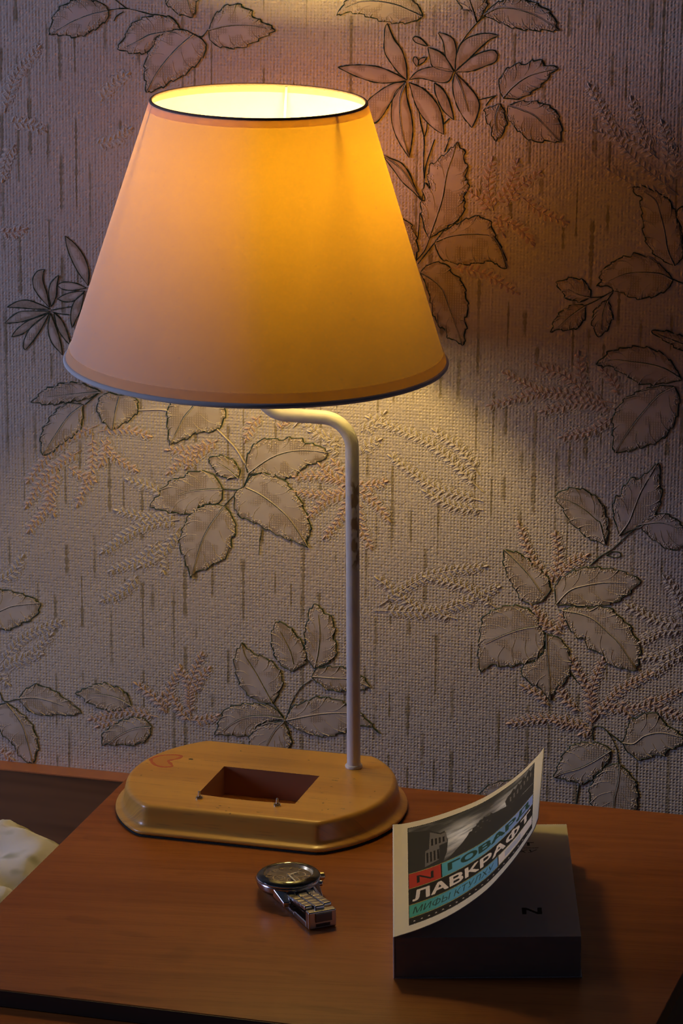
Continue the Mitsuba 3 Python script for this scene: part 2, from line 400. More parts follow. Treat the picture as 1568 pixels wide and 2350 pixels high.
# wallpaper pattern in tenths of a millimetre on the wall, (x, z): kind | one side base to tip | other side | midrib
LEAVES = """
s|-1488,5036 -1520,5075 -1594,5097 -1689,5109 -1786,5076 -1852,5035 -1897,4973 -1919,4902 -1932,4852|-1488,5036 -1491,4986 -1557,4924 -1655,4866 -1741,4843 -1837,4855 -1932,4852|-1488,5036 -1608,5007 -1737,4958 -1835,4905 -1932,4852
s|-966,4924 -1017,4991 -1121,5013 -1248,4984 -1334,4931 -1357,4881 -1401,4820 -1430,4769|-966,4924 -1029,4910 -1130,4866 -1178,4782 -1224,4754 -1298,4743 -1372,4756 -1430,4769|-1040,4906 -1177,4882 -1274,4834 -1360,4791
s|-872,4892 -945,4919 -1040,4911 -1136,4868 -1180,4787 -1219,4716 -1238,4615 -1230,4556 -1231,4505 -1227,4475|-872,4892 -811,4859 -781,4801 -803,4750 -836,4700 -900,4648 -964,4595 -1039,4563 -1104,4520 -1157,4498 -1227,4475|-872,4892 -990,4794 -1088,4691 -1165,4588 -1227,4475
s|-957,5240 -1053,5178 -1066,5108 -1025,5060 -963,5023 -875,5006|-957,5240 -844,5184 -841,5115 -858,5046 -875,5006|-957,5240 -908,5123 -875,5006
s|-760,4919 -720,5016 -662,5071 -630,5093 -548,5104 -496,5082 -440,5054 -441,5025 -373,4991 -311,4961 -281,4932|-760,4919 -749,4854 -699,4817 -621,4805 -558,4807 -511,4814 -448,4846 -385,4878 -337,4904 -281,4932|-760,4919 -633,4953 -508,4963 -383,4955 -281,4932
s|759,5062 749,5096 699,5162 599,5217 448,5232 295,5198 213,5138 156,5053|759,5062 688,5026 577,5013 476,5024 395,5046 334,5063 243,5075 156,5053|759,5067 698,5094 578,5139 447,5159 325,5151 223,5109
l|645,4630 584,4682 524,4758 489,4825 490,4922 496,4981 511,5011|645,4630 640,4733 611,4829 556,4905 526,4972 511,5011|
l|645,4630 564,4671 453,4711 341,4722 239,4716 159,4701|645,4630 543,4611 431,4607 309,4637 228,4669 159,4701|
l|634,4620 543,4602 451,4549 363,4472 327,4377|634,4620 583,4554 521,4463 470,4382 408,4330 327,4377|
l|634,4615 563,4543 536,4444 540,4326 580,4219 656,4103|634,4615 644,4507 673,4390 683,4292 672,4193 656,4103|634,4615 593,4486 606,4289 656,4103
l|660,4616 766,4571 856,4476 891,4379 900,4272|660,4616 704,4470 764,4374 835,4308 900,4272|
l|660,4635 726,4697 827,4727 927,4718 968,4698|660,4635 736,4648 826,4632 897,4623 942,4641 968,4698|
l|981,4694 965,4609 980,4510 1026,4413 1097,4326|981,4694 1057,4622 1118,4555 1148,4487 1133,4407 1097,4326|986,4679 1026,4591 1056,4493 1072,4434
l|836,4620 887,4585 927,4528 957,4441 971,4373|836,4620 846,4544 896,4439 971,4373|
l|716,4725 691,4759 696,4788 711,4789|716,4725 728,4745 724,4770 711,4789|
l|721,4731 731,4770 752,4785 787,4793|721,4731 762,4756 777,4776 787,4793|
l|793,4866 748,4912 707,4927 687,4914|793,4866 757,4873 707,4889 687,4914|
l|981,4704 990,4807 987,4866 966,4921 912,4951 864,4958|981,4704 950,4750 917,4799 900,4898 864,4958|
l|974,4698 926,4782 875,4830 793,4859|974,4698 905,4705 826,4731 808,4786 793,4859|
l|981,4699 986,4788 1017,4877 1068,4928 1149,4958 1220,4965 1275,4955|981,4699 1006,4729 1067,4781 1149,4862 1220,4923 1275,4949|
l|986,4704 1098,4801 1189,4844 1250,4853 1275,4825|986,4699 1088,4707 1189,4746 1260,4778 1275,4825|
s|1134,5038 1119,5096 1078,5115 1028,5133 998,5200 1069,5271|1134,5038 1159,5068 1184,5128 1200,5206 1069,5271|1134,5038 1109,5125 1079,5212
s|1184,5084 1240,5149 1350,5201 1471,5195 1571,5159 1651,5099 1691,4998|1184,5084 1270,5052 1320,5030 1391,5007 1501,4996 1591,4999 1691,4998|1184,5084 1280,5133 1391,5134 1511,5104 1611,5054 1691,4998
s|1316,4533 1288,4601 1295,4671 1341,4731 1411,4768 1472,4770 1532,4797 1577,4799 1587,4770 1652,4762 1690,4744|1316,4533 1391,4534 1452,4548 1522,4590 1563,4621 1613,4667 1633,4703 1690,4744|1316,4533 1391,4615 1482,4682 1592,4721 1690,4744
s|1346,4480 1412,4512 1492,4520 1573,4513 1659,4477 1694,4420 1715,4341 1710,4252|1346,4480 1346,4406 1402,4338 1463,4281 1534,4250 1614,4258 1710,4252|1351,4485 1442,4459 1533,4423 1604,4357 1710,4252
s|1290,4497 1199,4459 1189,4419 1209,4360 1229,4331 1244,4262 1265,4238|1290,4497 1321,4444 1336,4375 1321,4315 1280,4259 1265,4238|1290,4492 1260,4402 1270,4303
l|744,3811 701,3886 662,3983 608,4057 546,4085 467,4112|744,3811 685,3869 607,3935 545,4016 467,4112|467,4112 577,4041 654,3952 744,3811
s|793,3552 762,3620 747,3696 736,3787 763,3819 752,3888 772,3935 799,3898 788,3981 804,4058 827,4071 890,4123 945,4171 995,4226|793,3552 856,3593 943,3652 1021,3717 1049,3818 1029,3824 1068,3910 1068,3971 1045,3962 1065,4047 1038,4122 1046,4175 1015,4185 995,4226|801,3560 857,3716 896,3841 928,4011 968,4126 995,4226
s|832,3523 895,3603 974,3653 1052,3695 1114,3721 1177,3713 1231,3681 1239,3643 1278,3553 1324,3463 1340,3372|832,3523 863,3439 910,3403 973,3391 1036,3383 1090,3390 1168,3405 1239,3417 1293,3377 1340,3372|848,3531 942,3571 1052,3592 1161,3597 1239,3582 1301,3493 1340,3372
s|729,3312 784,3366 855,3389 918,3373 965,3313 1020,3270 1051,3186 1051,3147 1070,3086 1046,3007 1054,2937 1038,2882 1042,2835 1026,2814|729,3312 768,3233 799,3141 814,3048 853,2957 908,2913 931,2860 987,2847 1026,2814|729,3312 815,3266 886,3200 932,3086 971,2979 1026,2814
s|582,3695 660,3645 699,3562 714,3478 702,3400|582,3695 565,3610 596,3495 702,3400|
s|2501,3454 2551,3517 2544,3622 2527,3712 2496,3808 2472,3867 2426,3918 2373,3942 2335,3962 2267,3978 2203,3971|2501,3454 2455,3466 2364,3522 2310,3595 2282,3670 2277,3760 2261,3842 2264,3903 2230,3924 2203,3971|2501,3454 2454,3557 2429,3692 2398,3804 2366,3892 2283,3949
s|2523,3470 2555,3623 2527,3742 2503,3816 2540,3848 2600,3851|2523,3470 2604,3595 2632,3740 2600,3851|
s|2487,3358 2441,3413 2372,3470 2288,3511 2204,3518 2197,3498 2129,3491 2083,3454 2038,3429 2000,3381 1981,3342 2008,3328 1985,3312 1962,3284|2487,3358 2458,3299 2390,3250 2314,3223 2253,3215 2192,3220 2169,3238 2123,3250 2070,3270 2031,3291 1962,3284|2487,3358 2411,3392 2327,3399 2221,3393 2137,3370 2046,3323
s|1925,3205 1920,3254 1885,3306 1831,3330 1770,3327 1724,3309 1681,3295|1925,3205 1871,3175 1802,3175 1748,3199 1716,3243 1681,3295|1925,3205 1848,3220 1770,3254
s|1887,3145 1833,3150 1763,3123 1702,3073 1675,3033 1660,2985 1644,2946|1887,3145 1887,3083 1864,3020 1811,2979 1741,2967 1687,2964 1644,2946|1887,3145 1787,3070 1702,2988
s|2040,3192 1986,3158 1948,3102 1934,3040 1949,2979 1984,2931|2040,3192 2067,3132 2075,3071 2060,3024 2026,2968 1984,2931|2040,3192 2010,3098 1999,2982
s|2691,2869 2645,2936 2584,2959 2508,2987 2447,3001 2393,3001 2344,2996|2691,2869 2623,2857 2555,2873 2494,2903 2432,2938 2378,2966 2344,2996|2691,2869 2585,2913 2462,2955 2378,2985
s|2558,2669 2511,2751 2457,2817 2395,2855 2319,2878 2227,2880 2127,2858 2051,2831 2013,2789 1963,2744|2558,2669 2436,2638 2322,2623 2245,2633 2206,2662 2144,2689 2098,2717 2052,2738 1998,2730 1963,2744|2550,2687 2435,2746 2320,2770 2205,2778 2090,2783 1974,2747
s|2507,2623 2398,2616 2279,2578 2180,2521 2125,2457 2086,2383 2087,2271 2088,2190 2098,2129|2507,2623 2543,2545 2530,2443 2511,2371 2453,2276 2383,2220 2294,2184 2194,2146 2098,2129|2507,2623 2399,2556 2291,2427 2192,2289 2098,2129
s|2044,1464 2058,1553 2053,1611 2036,1714 1985,1792 1904,1843 1822,1858 1741,1836 1685,1791|2044,1464 1967,1494 1906,1510 1855,1569 1834,1574 1772,1642 1741,1702 1700,1751 1685,1791|2044,1479 2007,1622 1986,1637 1905,1704 1802,1758 1690,1786
s|2140,1539 2129,1576 2103,1656 2092,1738 2111,1822 2137,1814 2156,1877 2216,1953 2266,1957 2336,2013 2405,2079|2140,1539 2210,1582 2300,1630 2390,1719 2428,1845 2423,1907 2412,1967 2421,2009 2405,2079|2140,1539 2209,1644 2248,1750 2297,1877 2400,2069
s|2280,1627 2350,1696 2430,1722 2511,1698 2571,1651 2653,1558|2280,1627 2331,1564 2413,1508 2484,1472 2554,1483 2653,1558|2280,1627 2431,1654 2552,1622
s|1601,1025 1518,997 1445,1023 1404,1093 1352,1173 1321,1276 1321,1376|1601,1025 1652,1113 1631,1206 1590,1245 1538,1283 1466,1340 1393,1366 1321,1376|1321,1376 1414,1294 1507,1196 1590,1077
s|1699,1001 1688,1074 1693,1148 1744,1215 1826,1264 1928,1298 2050,1298 2132,1294 2193,1273 2254,1251 2295,1229|1699,1001 1786,1014 1910,1014 2012,1028 2104,1056 2164,1093 2215,1139 2255,1184 2295,1229|1704,1012 1796,1115 1908,1161 2051,1193 2204,1200
s|1740,963 1807,1000 1910,1003 2043,1020 2104,993 2166,935 2217,898 2249,827 2290,767 2291,683 2267,575|1740,963 1777,871 1839,781 1891,775 1932,704 2015,680 2067,610 2139,585 2211,575 2267,575|1740,963 1859,952 1961,918 2065,832 2147,755 2267,575
s|1570,843 1560,905 1477,962 1363,973 1258,933 1175,873 1154,786 1143,689 1133,581 1153,459|1570,843 1614,783 1607,676 1561,597 1457,556 1373,527 1290,520 1227,525 1153,459|1570,843 1446,811 1321,757 1185,682
s|1622,783 1618,677 1545,585 1457,535 1462,460 1520,412 1593,376 1624,325 1655,301|1622,783 1705,769 1767,711 1794,639 1799,544 1769,456 1707,397 1655,301|1622,783 1628,656 1644,498 1655,301
s|2093,-27 2031,10 1937,12 1855,-2 1782,-52 1741,-121 1710,-200 1679,-268|2093,-27 2083,-98 2022,-190 1940,-274 1877,-302 1815,-287 1752,-282 1679,-268|2093,-27 1970,-120 1866,-184 1752,-228 1679,-268
s|2151,-124 2063,-154 1991,-237 1945,-328 1956,-435 1983,-531 2129,-581|2151,-124 2219,-182 2271,-252 2288,-348 2268,-458 2129,-581|2156,-123 2147,-254 2117,-419 2129,-581
s|2175,34 2205,118 2225,194 2276,231 2347,270 2429,267 2471,207 2532,170 2603,124 2636,100|2175,34 2207,-22 2269,-69 2331,-74 2392,-41 2474,-28 2504,18 2575,46 2636,100|2175,29 2258,32 2339,98 2451,130 2603,113
s|1141,-453 1195,-392 1269,-352 1364,-326 1438,-346|1141,-453 1237,-509 1343,-487 1438,-346|
s|-2668,635 -2619,702 -2570,751 -2477,776 -2386,770 -2295,751 -2232,734 -2156,695|-2668,635 -2635,548 -2582,498 -2491,470 -2408,473 -2332,519 -2239,563 -2181,631 -2156,695|-2625,558 -2485,605 -2391,649 -2299,670 -2156,695
s|-2366,-62 -2307,16 -2222,65 -2149,49 -2077,28 -2005,-20 -1934,-68 -1867,-125|-2366,-62 -2313,-121 -2250,-161 -2149,-169 -2056,-152 -1964,-152 -1867,-125|-2366,-62 -2254,-43 -2144,-51 -2008,-83
s|-2460,-98 -2536,-142 -2550,-253 -2499,-358 -2427,-415 -2393,-485 -2330,-543 -2275,-556|-2460,-98 -2352,-170 -2272,-245 -2230,-359 -2224,-432 -2255,-518 -2275,-556|-2460,-107 -2355,-243 -2314,-367 -2290,-475 -2275,-556
s|-1477,-25 -1511,53 -1564,93 -1627,110 -1690,122 -1773,101 -1828,69 -1875,46 -1917,25|-1477,-25 -1560,-69 -1661,-87 -1724,-75 -1778,-53 -1832,-31 -1867,2 -1917,25|-1477,-25 -1576,20 -1684,37 -1811,39
s|-1328,-174 -1381,-124 -1453,-118 -1545,-149 -1637,-203 -1703,-264 -1719,-320 -1716,-365|-1328,-174 -1349,-257 -1405,-308 -1515,-345 -1560,-332 -1615,-355 -1670,-347 -1716,-365|-1328,-174 -1465,-205 -1585,-270 -1669,-342
s|-1636,2321 -1723,2352 -1810,2373 -1932,2360 -1999,2329 -2066,2309 -2112,2263 -2176,2206|-1636,2321 -1726,2267 -1837,2239 -1915,2223 -2015,2200 -2093,2201 -2176,2206|-1636,2321 -1790,2300 -1935,2275 -2046,2257
s|-1777,2216 -1859,2221 -1938,2195 -2018,2120 -2054,2064 -2101,1986 -2110,1899 -2102,1819|-1777,2216 -1781,2114 -1800,2038 -1869,1970 -1937,1922 -2006,1864 -2052,1828 -2102,1819|-1777,2216 -1885,2129 -1978,2005 -2102,1819
s|-1500,2303 -1592,2313 -1649,2261 -1668,2196 -1643,2124 -1600,2073 -1558,2039|-1500,2303 -1407,2304 -1359,2259 -1367,2184 -1423,2128 -1479,2092 -1558,2039|-1500,2292 -1531,2184 -1558,2039
s|-902,2341 -999,2324 -1115,2264 -1140,2156 -1135,2051 -1129,1961|-902,2341 -762,2339 -705,2259 -712,2185 -757,2108 -822,2080 -920,2065 -986,2024 -1074,1986 -1129,1961|-902,2320 -947,2254 -1014,2175 -1060,2088 -1129,1961
s|-614,1758 -607,1811 -644,1873 -708,1905 -783,1905 -838,1880|-614,1758 -722,1750 -786,1788 -817,1839 -838,1880|-614,1758 -688,1816 -773,1863
s|-538,1785 -558,1857 -535,1944 -479,2021 -393,2059 -286,2056 -233,2075 -137,2071 -116,2046 -31,2036 32,2004 53,1979|-538,1785 -452,1801 -387,1801 -302,1775 -238,1785 -173,1816 -130,1867 -55,1903 9,1929 53,1979|-538,1790 -429,1877 -331,1937 -213,1977 -85,1991 53,1984
s|-572,1697 -528,1764 -452,1801 -366,1797 -291,1770 -239,1721 -176,1652 -135,1570 -94,1467 -90,1371 -117,1359 -107,1279|-572,1697 -638,1650 -651,1553 -620,1480 -556,1453 -492,1431 -406,1390 -299,1344 -214,1319 -160,1302 -107,1279|-562,1687 -455,1642 -338,1565 -233,1467 -107,1279
s|-735,1664 -776,1736 -830,1780 -916,1784 -1004,1762 -1026,1728 -1103,1712 -1159,1665 -1215,1608 -1216,1581 -1272,1539 -1290,1489|-735,1664 -748,1588 -781,1554 -890,1535 -968,1465 -1034,1460 -1143,1463 -1219,1478 -1290,1489|-735,1669 -865,1655 -974,1636 -1073,1602
s|-727,1542 -824,1545 -923,1511 -1001,1441 -1036,1363 -1054,1319 -1073,1220 -1042,1136 -1022,1073 -1002,1020 -992,983|-727,1542 -674,1476 -644,1372 -678,1294 -691,1228 -747,1138 -802,1112 -891,1051 -957,1034 -992,983|-727,1542 -817,1423 -885,1310 -931,1188 -992,983
s|-389,86 -478,88 -572,133 -644,221 -678,356 -666,441 -616,529|-389,86 -340,186 -318,272 -337,344 -409,411 -471,437 -544,462 -616,529|-389,86 -455,207 -516,317 -587,427 -616,529
s|-243,342 -336,396 -381,487 -395,590 -373,676 -356,709|-243,342 -137,425 -146,528 -187,598 -248,666 -289,694 -356,709|-226,401 -251,498 -321,639
s|-76,378 -127,457 -141,550 -139,675 -117,729 -111,792 -68,868|-76,378 18,428 82,496 93,570 73,620 79,715 44,795 3,801 -27,851 -68,868|-65,389 -37,517 -25,654 -33,788
s|-98,313 -55,380 39,404 163,404 255,365 307,328 342,274|-98,313 -36,266 36,230 119,228 223,242 342,274|-87,314 69,317 203,319 342,274
s|-302,-38 -248,67 -153,118 -69,163 35,167 139,145 262,73 355,-13 416,-71|-302,-38 -219,-89 -115,-121 -11,-127 94,-101 178,-62 261,-22 344,-25 416,-71|-292,-37 -144,8 -8,42 138,61 262,57
s|-312,-18 -385,55 -468,73 -563,70 -659,50 -755,10 -783,-46 -811,-102 -822,-146 -845,-196|-312,-18 -418,-55 -492,-83 -525,-118 -558,-164 -643,-188 -738,-186 -845,-196|-312,-18 -459,-11 -597,-34 -704,-92 -780,-163
s|-313,-39 -408,-64 -503,-95 -563,-164 -575,-251 -425,-386|-313,-39 -272,-136 -269,-232 -425,-386|-313,-39 -388,-126 -448,-238
l|-2004,2911 -2073,2981 -2119,3052 -2122,3115 -2087,3169 -2032,3187|-2004,2911 -2022,3015 -2046,3098 -2044,3150 -2032,3187|
l|-1989,2918 -2006,3006 -1992,3080 -1957,3124 -1924,3151|-1989,2918 -1951,2998 -1943,3072 -1924,3151|
l|-1999,2899 -2086,2933 -2173,2955 -2251,2940 -2330,2895|-1999,2899 -2109,2895 -2219,2897 -2330,2895|
l|-2000,2885 -2121,2879 -2232,2867 -2306,2821 -2352,2776|-2000,2885 -2123,2831 -2235,2793 -2352,2776|
l|-2022,2863 -2168,2807 -2259,2739 -2306,2678|-2022,2863 -2113,2789 -2216,2710 -2306,2678|
l|-2005,2875 -2136,2778 -2201,2679 -2215,2614 -2204,2588|-2005,2875 -2070,2760 -2141,2661 -2204,2588|
l|-1998,2870 -2021,2763 -1997,2659 -1918,2569|-1998,2870 -1960,2767 -1931,2663 -1918,2569|
l|-1972,2877 -1914,2822 -1874,2730 -1855,2647|-1972,2877 -1949,2767 -1897,2686 -1855,2647|
l|-1705,3085 -1780,3185 -1831,3287 -1860,3378 -1864,3435|-1705,3085 -1698,3200 -1733,3302 -1795,3382 -1864,3435|
l|-1719,3069 -1805,3100 -1893,3101 -1937,3078|-1719,3069 -1829,3045 -1905,3053 -1937,3078|
l|-1731,3047 -1830,3031 -1896,3007 -1941,2978|-1731,3047 -1810,2975 -1887,2960 -1941,2978|
l|-1737,3031 -1798,2986 -1834,2921 -1847,2847 -1839,2774|-1737,3031 -1769,2904 -1804,2839 -1839,2774|
"""
INK_STEMS = """
-966,4924 -1069,5004 -1173,5016 -1352,5050 -1488,5036
-1352,5050 -1414,5093 -1455,5126
-831,4878 -805,4879 -767,4925
-1373,5030 -1427,4998 -1450,4962
981,4699 996,4837 1047,4928 1129,5028 1210,5099 1280,5180
1148,4517 1265,4549
1194,4479 1224,4520 1265,4549
713,3370 769,3442 832,3523 895,3595
701,3392 761,3465 797,3552
714,3540 730,3726
744,3803 760,3927 757,4079 762,4232 739,4344 724,4451
764,3965 777,4065 836,4235
906,4154 929,4216 941,4254
784,4365 779,4296 758,4236
941,4382 896,4340
1925,3203 2001,3213 2085,3260
1887,3145 1956,3180 2047,3238
2040,3192 2078,3248
2487,3358 2554,3335
2280,1632 2190,1542 2090,1441 2009,1383 1928,1303
2049,1393 2090,1421 2141,1419 2146,1394 2111,1381 2049,1391
1800,512 1893,403
1714,966 1776,971
2151,-124 2134,-18 2082,85 2030,133 1968,127 1963,30
2082,95 2175,29
1867,-314 1847,-457
-2512,-21 -2478,-91 -2366,-62
-1636,2321 -1760,2217
-735,1664 -627,1667 -572,1697
-727,1542 -660,1616
-538,1785 -572,1708 -589,1653
-449,1386 -467,1299 -475,1197
-98,292 -183,221 -247,110 -302,-38
-389,86 -312,-13
-1994,2891 -1911,2912 -1839,2926
-1989,2881 -1923,2869 -1858,2867
"""
RELIEF_STEMS = """
-768,2102 -641,1979 -568,1867
-1355,2201 -1202,2216 -1127,2211
976,973 1102,978
-199,2156 -145,2212 -81,2258
"""
FRONDS = """
p|-1666,2074 -2216,1622
p|-1713,2012 -1842,1476
p|-1806,1877 -2235,1436
p|-1989,1736 -2226,1251
p|-2059,1644 -2035,1396
p|-1657,2027 -1295,2019
p|-1648,1963 -1402,1766
p|-1603,1988 -1654,1791
p|-1899,1742 -1725,1657
p|-759,2023 -1130,1924
p|-792,1968 -1134,1763
p|-878,2015 -991,1816
p|-443,2224 -554,2048
p|-296,2129 -230,2227
p|225,1756 -184,1796
p|218,1735 -186,1685
p|204,1713 -91,1518
p|190,1685 26,1381
p|177,1780 96,1919
p|156,1786 -2,1884
p|260,1772 453,1800
p|259,1724 478,1540
p|259,1655 345,1330
p|1247,3766 1235,4100
p|1247,3797 1409,4093
p|1340,3801 1551,4031
p|1223,3765 1076,3888
p|1247,3720 1510,3573
p|1270,3721 1309,3616
p|941,3358 1394,3213
p|1452,3864 1737,3718
p|1352,3692 1507,3562
p|2100,2476 1228,2409
p|1848,2520 1341,2630
p|1899,2523 1564,2705
p|1929,2505 1846,2793
p|2100,2435 1606,2392
p|2101,2394 1739,2217
p|2120,2538 2018,2703
p|1662,1167 1434,1557
p|1662,1167 1691,1504
p|1693,1180 1897,1374
p|1641,1176 1466,1288
p|1746,794 1528,977
p|1725,824 1745,942
p|1643,817 1560,916
p|1957,116 1809,604
p|1962,159 2025,623
p|1947,115 1374,103
p|1874,236 1696,413
p|1645,258 1468,381
p|1967,170 2364,553
p|2008,270 2569,439
p|2141,325 2235,217
p|1947,104 1885,77
p|1916,155 1708,135
p|2325,385 2592,261
p|-1024,-101 -936,396
p|-1032,-16 -1088,287
p|-986,95 -886,295
p|-1013,-100 -831,-51
p|-1034,-102 -1148,48
p|-1217,-64 -1427,132
p|-1208,-63 -1100,269
p|-1281,-97 -1791,-163
p|-1216,-55 -1240,60
p|-1600,-172 -1738,-212
p|-2533,-499 -2450,-528
p|-2362,3442 -2185,3466
w|2517,3931 1913,4625
w|2375,4172 1975,4332
w|2355,4201 2192,4547
w|2425,4105 2402,4399
w|2517,3931 2057,4069
w|2476,4009 2473,4235
w|-2292,4292 -2024,4748
w|-2225,4070 -2323,3829
w|-2262,4222 -2014,4181
w|-1629,4095 -1368,4208
w|-1565,4402 -1377,4590
w|-1062,1416 -1654,1132
w|-1082,1457 -1533,1445
w|-1113,1519 -1438,1678
w|-1231,1241 -1592,995
w|-1231,1241 -1204,1026
w|-1074,1350 -1369,1046
w|-2475,836 -2297,1027
w|126,2079 -122,2192
w|139,2038 -67,2127
w|131,1990 29,2072
w|292,2158 458,2292
w|290,1994 415,2098
w|1173,1778 360,2255
w|1173,1716 515,1983
w|1142,1902 831,2193
w|1173,1653 765,1749
w|377,855 1266,1090
w|409,890 1172,1241
w|1266,946 762,1129
w|982,842 411,1084
w|2590,961 2467,1253
w|2590,940 2216,1034
w|2591,898 2300,789
w|2592,793 2312,674
w|2594,710 2395,565
w|-2502,198 -2020,564
w|-2504,171 -2097,450
w|-2505,143 -2185,298
w|-2506,125 -2453,57
w|-1401,970 -1668,763
"""


def pts(s):
    return np.array([[float(c) for c in t.split(',')] for t in s.split()]) * 1e-4


rng = np.random.default_rng(7)


def wander(n, seed, k=0.35):
    return 1 + k * (2 * meshkit.noise(np.stack([np.arange(n) * 0.31, np.full(n, seed * 7.1), np.zeros(n)], -1)) - 1)


def ridge(p, half, height, y):
    """A raised line on the wall along p (x, z): triangular in section, half wide on each side, tapering at its ends."""
    p = np.asarray(p)
    t = np.gradient(p, axis=0)
    t /= np.linalg.norm(t, axis=1, keepdims=True) + 1e-12
    nn = np.stack([-t[:, 1], t[:, 0]], -1)
    half = np.broadcast_to(half, (len(p),))
    L, R = p + nn * half[:, None], p - nn * half[:, None]
    yl, yt = np.full(len(p), y + 0.00005), np.broadcast_to(y - height, (len(p),))
    v = np.stack([np.stack([L[:, 0], yl, L[:, 1]], -1), np.stack([p[:, 0], yt, p[:, 1]], -1), np.stack([R[:, 0], yl, R[:, 1]], -1)], 1).reshape(-1, 3)
    i = np.arange(len(p) - 1) * 3
    f = np.vstack([quads(np.stack([i, i + 3, i + 4, i + 1], -1)), quads(np.stack([i + 1, i + 4, i + 5, i + 2], -1))])
    return trimesh.Trimesh(v, f, process=False)


def serrate(c, side, amp, wave, phase):
    """Scalloped teeth along a leaf margin, pointing to the tip."""
    s = np.concatenate([[0], np.cumsum(np.linalg.norm(np.diff(c, axis=0), axis=1))])
    t = np.gradient(c, axis=0)
    t /= np.linalg.norm(t, axis=1, keepdims=True) + 1e-12
    nn = np.stack([-t[:, 1], t[:, 0]], -1) * side
    ph = (s / wave + phase) % 1.0
    saw = ph**1.5 - 0.4
    fade = np.clip(np.minimum(s / (0.25 * s[-1] + 1e-9), (s[-1] - s) / (0.05 * s[-1] + 1e-9)), 0, 1)
    return c + nn * (amp * saw * fade)[:, None]


def area2(a):
    return np.sum(a[:, 0] * np.roll(a[:, 1], -1) - np.roll(a[:, 0], -1) * a[:, 1])


